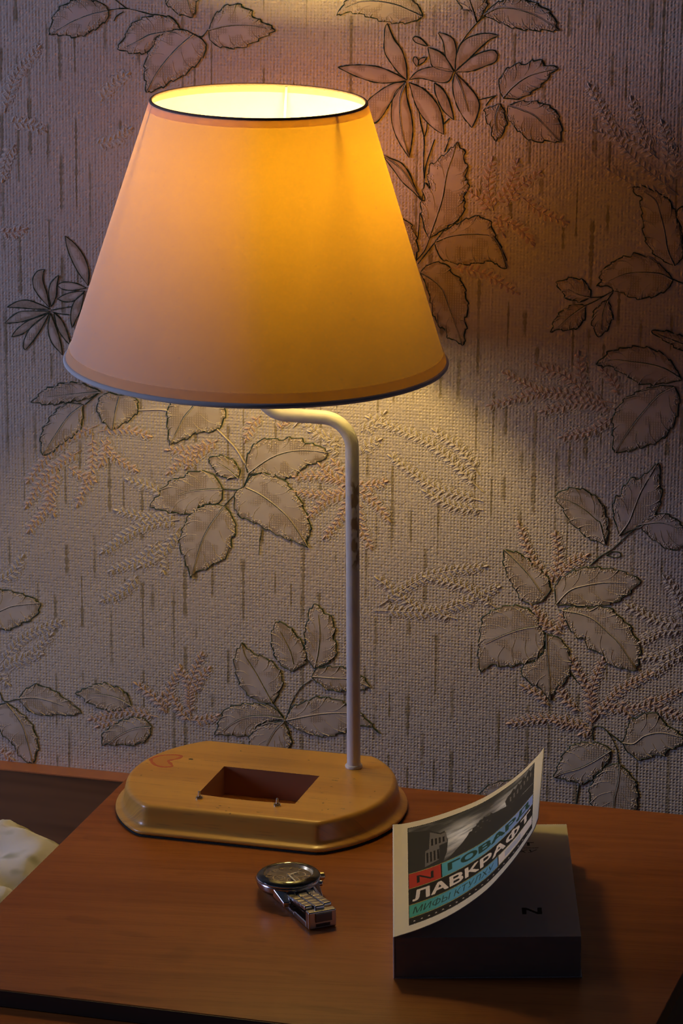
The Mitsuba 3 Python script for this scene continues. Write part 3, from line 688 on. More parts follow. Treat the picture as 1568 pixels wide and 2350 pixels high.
for li, line in enumerate(LEAVES.strip().split('\n')):
    kind, sa, sb, sm = line.split('|')
    A, B = catmull(pts(sa), 0.0009), catmull(pts(sb), 0.0009)
    turn = np.sign(area2(np.vstack([A, B[::-1]])))
    big = np.linalg.norm(A[0] - A[-1]) > 0.022
    if kind == 's':
        amp = 0.0014 if big else 0.0008
        A, B = serrate(A, -turn, amp, 0.0092, rng.random()), serrate(B, turn, amp, 0.0092, rng.random())
    outline = np.vstack([A, B[::-1]])
    poly = Polygon(outline).buffer(0)
    poly = max(getattr(poly, 'geoms', [poly]), key=lambda g: g.area).simplify(0.00008)
    ring = np.array(poly.exterior.coords)[:-1]
    x0, z0, x1, z1 = poly.bounds
    g = np.stack(np.meshgrid(np.arange(x0, x1, 0.0017), np.arange(z0, z1, 0.0017)), -1).reshape(-1, 2) + 0.0004 * (rng.random(2) - 0.5)
    inner = poly.buffer(-0.0008)
    g = g[contains_xy(inner, g[:, 0], g[:, 1])] if not inner.is_empty else g[:0]
    q = np.vstack([ring, g])
    tri = Delaunay(q).simplices
    cen = q[tri].mean(1)
    tri = tri[contains_xy(poly, cen[:, 0], cen[:, 1])]
    v2 = q[tri]
    flip = np.cross(v2[:, 1] - v2[:, 0], v2[:, 2] - v2[:, 0]) < 0
    tri[flip] = tri[flip][:, ::-1]
    ext = poly.exterior
    d = np.array([0.0] * len(ring) + [ext.distance(Point(a)) for a in g])
    lift = 0.00022 + 0.00045 * np.minimum(d / 0.004, 1) ** 0.6
    y = WALL_Y - 0.00012 - lift
    leaf = obj('leaf', trimesh.Trimesh(np.stack([q[:, 0], y, q[:, 1]], -1), tri, process=False), 'm_leaf', 'wall_back', True, uv=np.stack([d * 1000, d * 0], -1))
    yl = WALL_Y - 0.0003
    ink, rel = [], []
    for c in (A, B):
        if len(c) > 4:
            w = 0.00043 * wander(len(c), li + len(c), 0.6)
            w = np.maximum(w, 0.00013) * np.clip(np.minimum(np.arange(len(c)), np.arange(len(c))[::-1]) / 3 + 0.35, 0, 1)
            ink.append(ridge(c, w, 0.00042, yl))
    ym = WALL_Y - 0.0008
    if sm:
        M = catmull(pts(sm), 0.0012)
        nM = len(M)
        taper = np.clip(np.arange(nM)[::-1] / nM + 0.3, 0, 1)
        ink.append(ridge(M, 0.00030 * taper * wander(nM, li, 0.5), 0.00025, ym))
        t = np.gradient(M, axis=0)
        t /= np.linalg.norm(t, axis=1, keepdims=True) + 1e-12
        rel.append(ridge(M + np.stack([-t[:, 1], t[:, 0]], -1) * 0.00055, 0.00042 * taper, 0.00045, ym))
        if kind == 's' and big:
            for c in (A, B):
                for f in (0.30, 0.46, 0.62, 0.78):
                    i = int(f * (len(c) - 1))
                    j = int(np.clip(f - 0.20, 0, 1) * (nM - 1)) if np.linalg.norm(M[0] - c[0]) < np.linalg.norm(M[-1] - c[0]) else int(np.clip(1.2 - f, 0, 1) * (nM - 1))
                    a, b = c[i], M[j]
                    e = a + (b - a) * (0.55 + 0.25 * rng.random())
                    n_ = np.array([-(b - a)[1], (b - a)[0]])
                    side = catmull([a, (a + e) / 2 + 0.08 * n_, e], 0.0012)
                    rel.append(ridge(side, 0.00036 * np.linspace(1, 0.3, len(side)), 0.00050, WALL_Y - 0.0006))
                    ink.append(ridge(side + np.array([0.0004, -0.0004]), 0.00020 * np.linspace(1, 0.2, len(side)), 0.00022, WALL_Y - 0.0006))
    obj('outline', cat(*ink), 'm_ink', leaf, 50)
    if kind == 's':
        cand = poly.buffer(-0.0007)
        nb = int(poly.area / 2.2e-6)
        q2 = np.array([x0, z0]) + rng.random((nb * 3, 2)) * [x1 - x0, z1 - z0]
        q2 = q2[contains_xy(cand, q2[:, 0], q2[:, 1])] if not cand.is_empty else q2[:0]
        dd = np.array([ext.distance(Point(a)) for a in q2])
        clump = meshkit.noise(np.column_stack([q2 * 170, np.full(len(q2), li * 3.3)])) if len(q2) else dd
        keep = rng.random(len(q2)) < np.clip(1.25 - dd / 0.0034, 0, 1) * np.clip(3.2 * clump - 0.75, 0.05, 1)
        q2, dd = q2[keep], dd[keep]
        if len(q2):
            a6 = np.arange(6) * PI / 3
            rad = 0.00052 + 0.00028 * rng.random(len(q2))
            yb = WALL_Y - 0.00012 - (0.00022 + 0.00045 * np.minimum(dd / 0.004, 1) ** 0.6)
            hex_ = np.stack([q2[:, :1] + rad[:, None] * np.cos(a6), np.repeat((yb + 0.00004)[:, None], 6, 1), q2[:, 1:] + rad[:, None] * np.sin(a6)], -1)
            mid = np.stack([q2[:, :1] + 0.55 * rad[:, None] * np.cos(a6), np.repeat((yb - 0.0003)[:, None], 6, 1), q2[:, 1:] + 0.55 * rad[:, None] * np.sin(a6)], -1)
            cap = np.stack([q2[:, 0], yb - 0.00042, q2[:, 1]], -1)[:, None]
            vb = np.concatenate([hex_, mid, cap], 1)
            k6 = np.arange(6)
            n6 = (k6 + 1) % 6
            one = np.vstack([quads(np.stack([k6, n6, 6 + n6, 6 + k6], -1)), np.stack([6 + k6, 6 + n6, np.full(6, 12)], -1)])
            fb = (one[None] + 13 * np.arange(len(q2))[:, None, None]).reshape(-1, 3)
            bead = obj('beading', trimesh.Trimesh(vb.reshape(-1, 3), fb, process=False), 'm_ridge', leaf, True)
            labels[bead] = {'kind': 'stuff'}
    if rel:
        obj('vein', cat(*rel), 'm_ridge', leaf, 50)

for i, line in enumerate(INK_STEMS.strip().split('\n')):
    c = catmull(pts(line), 0.0012)
    obj('printed_stem', ridge(c, 0.00034 * wander(len(c), i + 200, 0.5), 0.00045, WALL_Y - 0.00015), 'm_ink', 'wall_back', 50)
for i, line in enumerate(RELIEF_STEMS.strip().split('\n')):
    c = catmull(pts(line), 0.0012)
    obj('embossed_stem', ridge(c, 0.0006, 0.0006, WALL_Y - 0.00015), 'm_ridge', 'wall_back', 50)


def leaflet(c, ang, ln, wd, h, y):
    """A raised leaflet on the wall, pointed oval, as a low dome."""
    u = np.array([0, 0.16, 0.42, 0.72, 0.92, 1.0])
    hw = np.array([0, 0.68, 1.0, 0.88, 0.52, 0]) * wd
    top = [(a, b) for a, b in zip(u, hw)] + [(a, -b) for a, b in zip(u[-2:0:-1], hw[-2:0:-1])]
    ringp = np.array(top) * [ln, 1]
    spine = np.array([[0.25 * ln, 0], [0.72 * ln, 0]])
    q = np.vstack([ringp, spine])
    hh = np.array([0.0] * len(ringp) + [h, h * 0.8])
    ca, sa_ = math.cos(ang), math.sin(ang)
    X = c[0] + q[:, 0] * ca - q[:, 1] * sa_
    Z = c[1] + q[:, 0] * sa_ + q[:, 1] * ca
    n = len(ringp)
    f = []
    for k in range(n):
        s = n if ringp[k][0] + ringp[(k + 1) % n][0] < 0.95 * ln else n + 1
        f.append([k, (k + 1) % n, s])
    f += [[2, n + 1, n], [n - 3 + 1, n, n + 1]]
    return np.stack([X, y - hh, Z], -1), np.array(f), np.stack([X[:n], Z[:n]], -1)


grounds = {'p': [], 'w': []}
for fi, line in enumerate(FRONDS.strip().split('\n')):
    col, s = line.split('|')
    a, b = pts(s)
    dv = b - a
    ln = np.linalg.norm(dv)
    nrm = np.array([-dv[1], dv[0]])
    c = catmull([a, (a + b) / 2 + nrm * 0.09 * (1 if fi % 2 else -1), b], 0.0010)
    y = WALL_Y - 0.00022
    V, F, n0 = [], [], 0
    rd = ridge(c, 0.00032, 0.00045, y)
    V.append(rd.vertices)
    F.append(np.array(rd.faces))
    n0 = len(rd.vertices)
    s_ = np.concatenate([[0], np.cumsum(np.linalg.norm(np.diff(c, axis=0), axis=1))])
    at, side = 0.10 * s_[-1], 1
    while at < s_[-1]:
        p0 = np.array([np.interp(at, s_, c[:, k]) for k in (0, 1)])
        p1 = np.array([np.interp(min(at + 0.001, s_[-1]), s_, c[:, k]) for k in (0, 1)])
        p_1 = np.array([np.interp(at - 0.001, s_, c[:, k]) for k in (0, 1)])
        ang = math.atan2(*(p1 - p_1)[::-1])
        L_ = 0.0047 * (0.8 + 0.4 * rng.random()) * (1.0 if at < 0.75 * s_[-1] else 0.8)
        v, f, flat = leaflet(p0, ang + side * (0.85 + 0.3 * rng.random()), L_, 0.00100 + 0.00025 * rng.random(), 0.00075, y)
        V.append(v)
        F.append(f + n0)
        n0 += len(v)
        grounds[col].append(Polygon(flat).buffer(0))
        side = -side
        at += 0.0022
    v, f, flat = leaflet(c[-1], math.atan2(*(c[-1] - c[-2])[::-1]), 0.0042, 0.0010, 0.0009, y)
    V.append(v)
    F.append(f + n0)
    obj('fern_frond', trimesh.Trimesh(np.vstack(V), np.vstack(F), process=False), 'm_pink' if col == 'p' else 'm_frond', 'wall_back', 35)
ground = union_all([g.buffer(0.0011) for k in 'pw' for g in grounds[k]]).simplify(0.0003)
gv = [trimesh.creation.triangulate_polygon(g, engine='earcut') for g in getattr(ground, 'geoms', [ground])]
obj('embossed_ground', cat(*[trimesh.Trimesh(np.stack([v[:, 0], np.full(len(v), WALL_Y - 0.00018), v[:, 1]], -1), f, process=False) for v, f in gv]), 'm_relief', 'wall_back')
labels['wall_back__embossed_ground'] = {'kind': 'stuff'}

# ------------------------------------------------------------------ bed behind and beside the nightstand
hb = thing('headboard', 'dark walnut bed headboard with an orange top edge against the wall', 'headboard')
obj('board', box(-1.1, 0.06, 0.0990, WALL_Y - 0.0003, -0.40, -0.0572), 'm_walnut', hb)
obj('edge_band', box(-1.1, 0.06, 0.0984, WALL_Y - 0.0003, -0.0571, -0.0558, 0.0004), 'm_oak_edge', hb, label='orange-brown edge strip')
bd = thing('bed', 'low bed beside the nightstand, mostly out of view', 'bed')
obj('mattress', box(-1.1, -0.112, -1.0, 0.097, -0.30, -0.170, 0.02), 'm_net', bd)
obj('frame', box(-1.1, -0.112, -1.0, 0.097, FLOOR_Z, -0.301), 'm_walnut', bd)


def lumpy_pillow():
    m = trimesh.creation.icosphere(subdivisions=5, radius=1.0)
    v = m.vertices.copy()
    s = np.sign(v) * np.abs(v) ** np.array([0.62, 0.62, 0.9])
    v = s * [0.125, 0.165, 0.072]
    fold = meshkit.fbm(v * [22, 16, 14] + 4, 3, 5) - 0.5
    crease = np.abs(meshkit.noise(v * [16, 24, 10] + 9, 3) - 0.5)
    n = m.vertices
    v = v + n * (0.030 * fold - 0.016 * np.clip(0.12 - crease, 0, 1) / 0.12)[:, None]
    a = math.radians(-12)
    R = np.array([[math.cos(a), -math.sin(a), 0], [math.sin(a), math.cos(a), 0], [0, 0, 1]])
    return trimesh.Trimesh(v @ R.T + [-0.243, -0.180, -0.080], m.faces, process=False)


pl = obj('pillow', lumpy_pillow(), 'm_cloth', None, True)
labels[pl] = {'label': 'white pillow with a faded floral print on the bed beside the nightstand', 'category': 'pillow'}

# ------------------------------------------------------------------ nightstand
ns = thing('nightstand', 'orange-brown wood veneer nightstand carrying the lamp, watch and book', 'nightstand')
TX0, TX1, TY0, TY1 = -0.0965, 0.3370, -0.3825, 0.0
obj('tabletop', box(TX0, TX1, TY0 + 0.0006, TY1, -0.0110, 0.0, 0.0007), 'm_table', ns)
obj('edge_band', box(TX0 + 0.001, TX1 - 0.001, TY0, TY0 + 0.001, -0.0106, -0.0006), 'm_band', ns, label='dark front edge strip')
obj('ledge', box(TX0, TX1, TY0 - 0.07, TY0 + 0.05, -0.0240, -0.0112, 0.0006), 'm_table', ns)
obj('body', box(TX0 + 0.006, TX1 - 0.006, TY0 + 0.052, TY1 - 0.004, FLOOR_Z, -0.0112), 'm_walnut', ns)
obj('drawer_front', box(TX0 + 0.006, TX1 - 0.006, TY0 + 0.034, TY0 + 0.0515, -0.20, -0.030, 0.001), 'm_table', ns)
obj('drawer_front', box(TX0 + 0.006, TX1 - 0.006, TY0 + 0.034, TY0 + 0.0515, -0.38, -0.206, 0.001), 'm_table', ns)

# ------------------------------------------------------------------ lamp
lamp = thing('table_lamp', 'lit table lamp with a cream cone shade, bent white pole and varnished wooden base', 'table lamp')
BX, BY = 0.0105, -0.0612


def base_outline(n=240):
    """Two straight long sides between two arcs, resampled evenly, centred on the base."""
    g = union_all([Point(0.0098, 0).buffer(0.0782, 96), Point(-0.0098, 0).buffer(0.0782, 96)]).convex_hull.intersection(sbox(-0.2, -0.0610, 0.2, 0.0610))
    g = g.buffer(-0.004, 24).buffer(0.004, 24)
    ln = g.exterior
    return np.array([ln.interpolate(i / n, normalized=True).coords[0] for i in range(n)])


def loft(profile):
    o = base_outline()
    t = np.roll(o, -1, 0) - np.roll(o, 1, 0)
    t /= np.linalg.norm(t, axis=1, keepdims=True)
    nn = np.stack([t[:, 1], -t[:, 0]], -1)
    if (nn * o).sum() < 0:
        nn = -nn
    nn = nn + np.roll(nn, 1, 0) + np.roll(nn, -1, 0)
    nn /= np.linalg.norm(nn, axis=1, keepdims=True)
    n = len(o)
    V = np.vstack([np.column_stack([o + nn * d, np.full(n, z)]) for d, z in profile])
    j = np.arange(n)
    k = (j + 1) % n
    if area2(o) < 0:
        j, k = k, j
    F = np.vstack([quads(np.stack([(i + 1) * n + j, (i + 1) * n + k, i * n + k, i * n + j], -1)) for i in range(len(profile) - 1)])
    return V + [BX, BY, 0], F, o, nn


bow = [(x, -0.0978 - 0.0022 * math.sin(PI * (x + 0.0215) / 0.0675)) for x in np.linspace(-0.0215, 0.046, 14)]
CUT = Polygon(bow + [(0.0462, -0.0448), (-0.0215, -0.0441)])
fillet = [(0.0034 * math.sin(a) - 0.0002, 0.0166 + 0.0034 * math.cos(a)) for a in np.linspace(0, 1.35, 8)]
prof = fillet + [(0.0040, 0.0140), (0.0044, 0.0105), (0.0049, 0.0078), (0.0060, 0.0058), (0.0078, 0.0048), (0.0093, 0.0043), (0.0101, 0.0036), (0.0103, 0.0028), (0.0099, 0.0019), (0.0092, 0.0013)]
V, F, o, nn = loft(prof)
ring_top, ring_bot = V[:len(o), :2], V[-len(o):, :2]
tv, tf = trimesh.creation.triangulate_polygon(Polygon(ring_top).difference(CUT), engine='earcut')
bv, bf = trimesh.creation.triangulate_polygon(Polygon(ring_bot).difference(CUT), engine='earcut')
top = trimesh.Trimesh(np.column_stack([tv, np.full(len(tv), 0.02)]), tf, process=False)
bot = trimesh.Trimesh(np.column_stack([bv, np.full(len(bv), 0.0013)]), bf[:, ::-1], process=False)
side = trimesh.Trimesh(V, F, process=False)
base = obj('base', cat(top, side, bot), 'm_maple', lamp, 40, label='varnished wooden base with a square cutout')
cw = np.array(CUT.exterior.coords)[:-1]
n = len(cw)
j = np.arange(n)
k = (j + 1) % n
wallv = np.vstack([np.column_stack([cw, np.full(n, 0.02)]), np.column_stack([cw, np.full(n, 0.0001)])])
obj('cutout', trimesh.Trimesh(wallv, quads(np.stack([j, k, n + k, n + j], -1)), process=False), 'm_cut', base, label='red-brown inner faces of the cutout')
V, F, o, nn = loft([(0.0088, 0.0013), (0.0098, 0.0011), (0.0098, 0.0001)])
obj('felt', trimesh.Trimesh(V, F, process=False), 'm_felt', base, label='black felt foot')

heart = np.array([(-0.0743, -0.0438), (-0.0715, -0.0375), (-0.0665, -0.0340), (-0.0605, -0.0322), (-0.0558, -0.0335), (-0.0566, -0.0385), (-0.0612, -0.0440),
                  (-0.0580, -0.0490), (-0.0555, -0.0535), (-0.0600, -0.0562), (-0.0665, -0.0545), (-0.0715, -0.0492), (-0.0743, -0.0438)])
hc = catmull(heart, 0.0008)


def flat_line(c, half, z):
    c = np.asarray(c)
    t = np.gradient(c, axis=0)
    t /= np.linalg.norm(t, axis=1, keepdims=True) + 1e-12
    nn = np.stack([-t[:, 1], t[:, 0]], -1)
    half = np.broadcast_to(half, (len(c),))[:, None]
    v = np.stack([np.column_stack([c + nn * half, np.full(len(c), z)]), np.column_stack([c - nn * half, np.full(len(c), z)])], 1).reshape(-1, 3)
    i = np.arange(len(c) - 1) * 2
    return trimesh.Trimesh(v, quads(np.stack([i, i + 1, i + 3, i + 2], -1)), process=False)


fv, ff = trimesh.creation.triangulate_polygon(Polygon(hc).buffer(0), engine='earcut')
obj('heart_fill', trimesh.Trimesh(np.column_stack([fv, np.full(len(fv), 0.02005)]), ff, process=False), 'm_heart_fill', base)
obj('painted_heart', flat_line(hc, 0.0011 * wander(len(hc), 3, 0.4), 0.02009), 'm_heart', base, label='red-brown hand-drawn heart')
for cx_, cy_, r_ in ((-0.0478, -0.0371, 0.0011), (-0.0200, -0.0130, 0.0004), (0.0300, -0.0180, 0.0004)):
    obj('nick', prism(affinity.scale(Point(cx_, cy_).buffer(r_, 3), 1.6, 0.8), 0.0199, 0.02006), 'm_felt', base)
for x, y in [(-0.0178, -0.1052), (0.0358, -0.1040)]:
    st = obj('terminal', cat(lathe([(0.0, 0.0200), (0.0026, 0.0200), (0.0026, 0.0208), (0.0, 0.0208)], 20, (x, y, 0)), lathe([(0.0019, 0.0208), (0.0021, 0.0213), (0.0019, 0.0218), (0.0, 0.0218)], 6, (x, y, 0))), 'm_steel', base, 40, label='small screw terminal')
    obj('pin', lathe([(0.0009, 0.0218), (0.0009, 0.0246), (0.0006, 0.0252), (0.0, 0.0252)], 12, (x, y, 0)), 'm_steel', st, 40)

PX, PY = 0.0634, -0.0226
path = [(PX + 0.0016 * t, PY, 0.0200 + 0.2230 * t) for t in np.linspace(0, 1, 24)]
path += [(PX + 0.0016 - 0.0195 + 0.0195 * math.cos(a), PY, 0.2430 + 0.0195 * math.sin(a)) for a in np.linspace(0.1, PI / 2, 14)]
path += [(x, PY, 0.2625) for x in np.linspace(0.0400, 0.0200, 8)]
path += [(0.0200 - 0.0195 * math.sin(a), PY, 0.2820 - 0.0195 * math.cos(a)) for a in np.linspace(0.1, PI / 2, 14)]
path += [(0.0005, PY, z) for z in np.linspace(0.286, 0.300, 4)]
pole = obj('pole', tube(path, 0.00455, 28), 'm_pole', lamp, 60, label='bent white tube pole with rust spots')
obj('ferrule', lathe([(0.0046, 0.0224), (0.0053, 0.0222), (0.0058, 0.0215), (0.0059, 0.0207), (0.0056, 0.0200)][::-1], 32, (PX, PY, 0)), 'm_white_metal', pole, 60)

SX, SY, ZB, RB, ZT, RT = -0.0001, -0.0226, 0.2990, 0.1261, 0.4690, 0.0702
TXS, TYS = 0.0247, 0.0174


def tilt(m):
    v = m.vertices.copy()
    h = v[:, 2] - ZB
    m.vertices = np.column_stack([SX + v[:, 0] + TXS * h, SY + v[:, 1] + TYS * h, ZB + h - TXS * v[:, 0] - TYS * v[:, 1]])
    return m


def cone(z0, z1, off, n=144, rows=24):
    zs = np.linspace(z0, z1, rows)
    return lathe([(RB - 0.0016 + (RT - RB + 0.0016) * (z - ZB) / (ZT - ZB) + off, z) for z in zs], n)


shade = obj('shade', tilt(cone(ZB, ZT, 0.0)), 'm_shade', lamp, True, label='cream paper cone shade glowing orange')
obj('bottom_trim', tilt(torus(RB - 0.0014, 0.0017, (0, 0, ZB - 0.0002), 144)), 'm_trim', shade, True, label='pale rolled bottom rim')
obj('bottom_tape', tilt(cone(ZB - 0.0005, ZB + 0.0074, 0.0007, rows=4)), 'm_tape', shade, True, label='folded tape along the bottom edge')
obj('top_trim', tilt(torus(RT - 0.0008, 0.0010, (0, 0, ZT), 144)), 'm_rim', shade, True, label='dark wire top rim')
obj('hem', tilt(cone(ZT - 0.0052, ZT - 0.0005, -0.0006, rows=4)), 'm_hem', shade, True)
sup = obj('shade_carrier', tilt(torus(0.0150, 0.0012, (0, 0, 0.3260), 48, 10)), 'm_white_metal', lamp, True)
for a in (-27, 93, 213):
    ca, sa = math.cos(math.radians(a)), math.sin(math.radians(a))
    obj('spoke', tilt(tube(catmull([(0.0150 * ca, 0.0150 * sa, 0.3260), (0.040 * ca, 0.040 * sa, 0.360), (0.060 * ca, 0.060 * sa, 0.425), (0.0690 * ca, 0.0690 * sa, 0.4680)], 0.006), 0.0010, 8)), 'm_white_metal', sup, True)
obj('socket', tilt(lathe([(0.0, 0.2960), (0.0125, 0.2965), (0.0140, 0.3000), (0.0140, 0.3640), (0.0125, 0.3800), (0.0, 0.3800)], 32, (0.013, 0.012, 0))), 'm_white_metal', lamp, 40)
bulb = [(0.0115, 0.3655), (0.0125, 0.3780)] + [(0.0235 * math.cos(a), 0.4070 + 0.0235 * math.sin(a)) for a in np.linspace(-0.95, PI / 2 - 0.02, 12)] + [(0.0, 0.4305)]
BSH = (0.013, 0.012, 0.015)
obj('bulb', tilt(lathe(bulb, 32, BSH)), 'm_white_metal', lamp, True, label='glowing frosted bulb', emitter={'type': 'area', 'radiance': {'type': 'rgb', 'value': BULB}})

# ------------------------------------------------------------------ wristwatch
watch = thing('wristwatch', 'steel wristwatch with a black bezel lying on its closed bracelet before the lamp', 'wristwatch')
WX, WY, WZ = 0.0757, -0.2037, 0.0030
X3, Y12 = np.array([0.763, 0.646]), np.array([-0.646, 0.763])


def wl_(m):
    v = m.vertices
    xy = v[:, :1] * X3 + v[:, 1:2] * Y12
    return trimesh.Trimesh(np.column_stack([xy + [WX, WY], v[:, 2] + WZ]), m.faces, process=False)


def rot(m, deg):
    """Turn clockwise from 12 o'clock."""
    m.apply_transform(trimesh.transformations.rotation_matrix(math.radians(-deg), [0, 0, 1]))
    return m


case = obj('case', wl_(lathe([(0.0, 0.0030), (0.0150, 0.0030), (0.0165, 0.0036), (0.0190, 0.0056), (0.0198, 0.0072), (0.0198, 0.0100), (0.0192, 0.0110), (0.0, 0.0110)], 96)), 'm_steel', watch, 30)
for sx in (-1, 1):
    for sy in (-1, 1):
        h = trimesh.convex.convex_hull(np.vstack([trimesh.creation.icosphere(1, 0.0012).vertices + q for q in [(sx * 0.0142, sy * 0.0120, 0.0092), (sx * 0.0095, sy * 0.0150, 0.0092), (sx * 0.0142, sy * 0.0120, 0.0050), (sx * 0.0095, sy * 0.0150, 0.0050), (sx * 0.0122, sy * 0.0232, 0.0042), (sx * 0.0098, sy * 0.0238, 0.0042), (sx * 0.0122, sy * 0.0225, 0.0022), (sx * 0.0098, sy * 0.0228, 0.0022)]]))
        obj('lug', wl_(h), 'm_polished', case, 30)
bez = obj('bezel', wl_(lathe([(0.0196, 0.0108), (0.0199, 0.0118), (0.0196, 0.0124), (0.0186, 0.0134), (0.0160, 0.0142), (0.0155, 0.0140), (0.0152, 0.0128)], 96)), 'm_black_gloss', watch, 30, label='glossy black bezel ring')
obj('bezel_rim', wl_(lathe([(0.0199, 0.0108), (0.0202, 0.0112), (0.0202, 0.0117), (0.0198, 0.0121)], 96)), 'm_polished', bez, 40)
dial = obj('dial', wl_(lathe([(0.0148, 0.0114), (0.0, 0.0114)], 64)), 'm_dial', watch, label='dark brown dial')
obj('chapter_ring', wl_(lathe([(0.0142, 0.0115), (0.0153, 0.0131)], 64)), 'm_gilt', dial, True)
for h in range(12):
    for dx in ((-0.0006, 0.0006) if h == 0 else (0.0,)):
        if h in (3, 6, 9):
            continue
        obj('hour_marker', wl_(rot(box(dx - 0.00038, dx + 0.00038, 0.0104, 0.0134, 0.0114, 0.0119), 30 * h)), 'm_gilt', dial)
for dx, dy in ((-0.0070, -0.0012), (0.0070, -0.0012), (0.0, -0.0078)):
    obj('subdial', wl_(cat(lathe([(0.0040, 0.01142), (0.0040, 0.0117), (0.0036, 0.0117), (0.0036, 0.01142)], 40, (dx, dy, 0)), box(dx - 0.0002, dx + 0.0002, dy - 0.0004, dy + 0.0026, 0.0116, 0.0118))), 'm_gilt', dial, 40)
obj('hour_hand', wl_(rot(cat(box(-0.0006, 0.0006, -0.001, 0.0062, 0.01195, 0.0122), box(-0.0003, 0.0003, 0.0062, 0.0082, 0.01195, 0.0122)), 73)), 'm_lume', watch)
obj('minute_hand', wl_(rot(cat(box(-0.0005, 0.0005, -0.0015, 0.0098, 0.01225, 0.0125), box(-0.00025, 0.00025, 0.0098, 0.0120, 0.01225, 0.0125)), 181)), 'm_lume', watch)
obj('centre_cap', wl_(lathe([(0.0009, 0.0119), (0.0009, 0.0129), (0.0, 0.0130)], 16)), 'm_gilt', watch)
obj('crystal', wl_(lathe([(0.0154, 0.0139), (0.0120, 0.01405), (0.0, 0.0141)], 64)), 'm_crystal', watch, label='clear watch glass')


def knob(r, x0, x1, deg):
    c = lathe([(0.0, x0), (r * 0.6, x0), (r * 0.6, x0 + 0.0008), (r, x0 + 0.0009), (r * 1.02, (x0 + x1) / 2), (r, x1 - 0.0004), (r * 0.8, x1), (0.0, x1)], 24)
    c.apply_transform(trimesh.transformations.rotation_matrix(-PI / 2, [1, 0, 0]))      # axis to +y
    c.apply_translation([0, 0, 0.0086])
    return wl_(rot(c, deg))


obj('crown', knob(0.0026, 0.0192, 0.0232, 97), 'm_gilt', watch, 40)
obj('pusher', knob(0.0018, 0.0192, 0.0222, 128), 'm_polished', watch, 40)
obj('pusher', knob(0.0018, 0.0192, 0.0222, 66), 'm_polished', watch, 40)


def link(x0, x1, d, z, ln=0.0064, th=0.0030, pitch=0.0):
    b = box(x0 + 0.0001, x1 - 0.0001, -ln / 2, ln / 2, -th / 2, th / 2, 0.0010, 2)
    b.apply_transform(trimesh.transformations.rotation_matrix(pitch, [1, 0, 0]))
    b.apply_translation([0, -d, z])
    return wl_(b)


for i, (d, z, pt) in enumerate([(0.0215, 0.0065, 0.10), (0.0272, 0.0072, -0.05), (0.0330, 0.0078, -0.10), (0.0388, 0.0084, -0.10), (0.0446, 0.0090, -0.10)]):
    for x0, x1, sh in ((-0.0092, -0.0034, 0.0), (-0.0034, 0.0034, 0.0029), (0.0034, 0.0092, 0.0)):
        obj('bracelet_link', link(x0, x1, d + sh, z + (0.0002 if sh else 0), pitch=pt), 'm_steel', watch, 30)
for i, d in enumerate([-0.0150, -0.0090, -0.0030, 0.0030, 0.0090, 0.0150, 0.0210, 0.0270]):
    for x0, x1, sh in ((-0.0092, -0.0034, 0.0), (-0.0034, 0.0034, 0.0), (0.0034, 0.0092, 0.0)):
        obj('bracelet_link', link(x0, x1, d, -0.0013, th=0.0032), 'm_steel', watch, 30)
clasp = obj('clasp', wl_(cat(box(-0.0092, 0.0092, -0.0545, -0.0490, -0.0026, 0.0088, 0.0009), box(-0.0092, -0.0040, -0.0500, -0.0300, -0.0028, 0.0012, 0.0009), box(0.0040, 0.0092, -0.0500, -0.0300, -0.0028, 0.0012, 0.0009), box(-0.0030, 0.0030, -0.0500, -0.0300, -0.0024, 0.0002, 0.0006))), 'm_steel', watch, 30, label='folding steel clasp')
obj('reflection_panel', wl_(box(-0.0050, 0.0062, -0.0553, -0.0543, 0.0020, 0.0076, 0.0004)), 'm_clasp_reflection', clasp)  # dark reflection in the clasp end face, put in as a dark panel
obj('slot', wl_(box(-0.0045, 0.0050, -0.0548, -0.0543, -0.0012, 0.0008)), 'm_black_gloss', clasp)

# ------------------------------------------------------------------ paperback book with its front cover curling up
book = thing('book', 'thick white paperback with its printed front cover curling open on the nightstand', 'book')
BOX_, BOY, BPHI, BW, BL, BH = 0.17408, -0.30514, 0.28537, 0.1112, 0.1800, 0.0262
cb, sb_ = math.cos(BPHI), math.sin(BPHI)


def bk(v):
    v = np.asarray(v, float)
    return np.column_stack([BOX_ + v[:, 0] * cb - v[:, 1] * sb_, BOY + v[:, 0] * sb_ + v[:, 1] * cb, v[:, 2]])


def bkm(m):
    return trimesh.Trimesh(bk(m.vertices), m.faces, process=False)


block = box(0.0008, BW - 0.0008, 0.0004, BL - 0.0004, 0.0006, BH - 0.0002, 0.0003, 2)
pages = obj('pages', bkm(block), 'm_page_edge', book, label='thick block of page edges')
for i in range(46):                                      # single sheets standing out by a hair at the block's cut faces
    z = 0.0010 + i * (BH - 0.0020) / 46
    e = 0.0001 + 0.00035 * rng.random()
    obj('sheet', bkm(box(0.0010, BW - 0.0006 - e * 0.6, 0.0004 - e + 0.0003, BL - 0.0004 + e, z, z + 0.00022)), 'm_page_edge', pages)
title = obj('title_page', bkm(box(0.0008, BW - 0.0006, 0.0003, BL - 0.0003, BH - 0.0001, BH)), 'm_page', book, label='printed title page')
obj('back_cover', bkm(box(0.0, BW, 0.0, BL, 0.0, 0.0005)), 'm_cover_back', book)
obj('spine', bkm(box(-0.0005, 0.0006, 0.0, BL, 0.0, BH + 0.0006, 0.00025, 2)), 'm_cover_back', book, label='white spine')
LOW = np.array([(0.0003, 0.0268), (0.0130, 0.0311), (0.0266, 0.0370), (0.0400, 0.0448), (0.0536, 0.0554), (0.0626, 0.0651), (0.0715, 0.0766), (0.0778, 0.0864), (0.0822, 0.0940), (0.0847, 0.1012)])
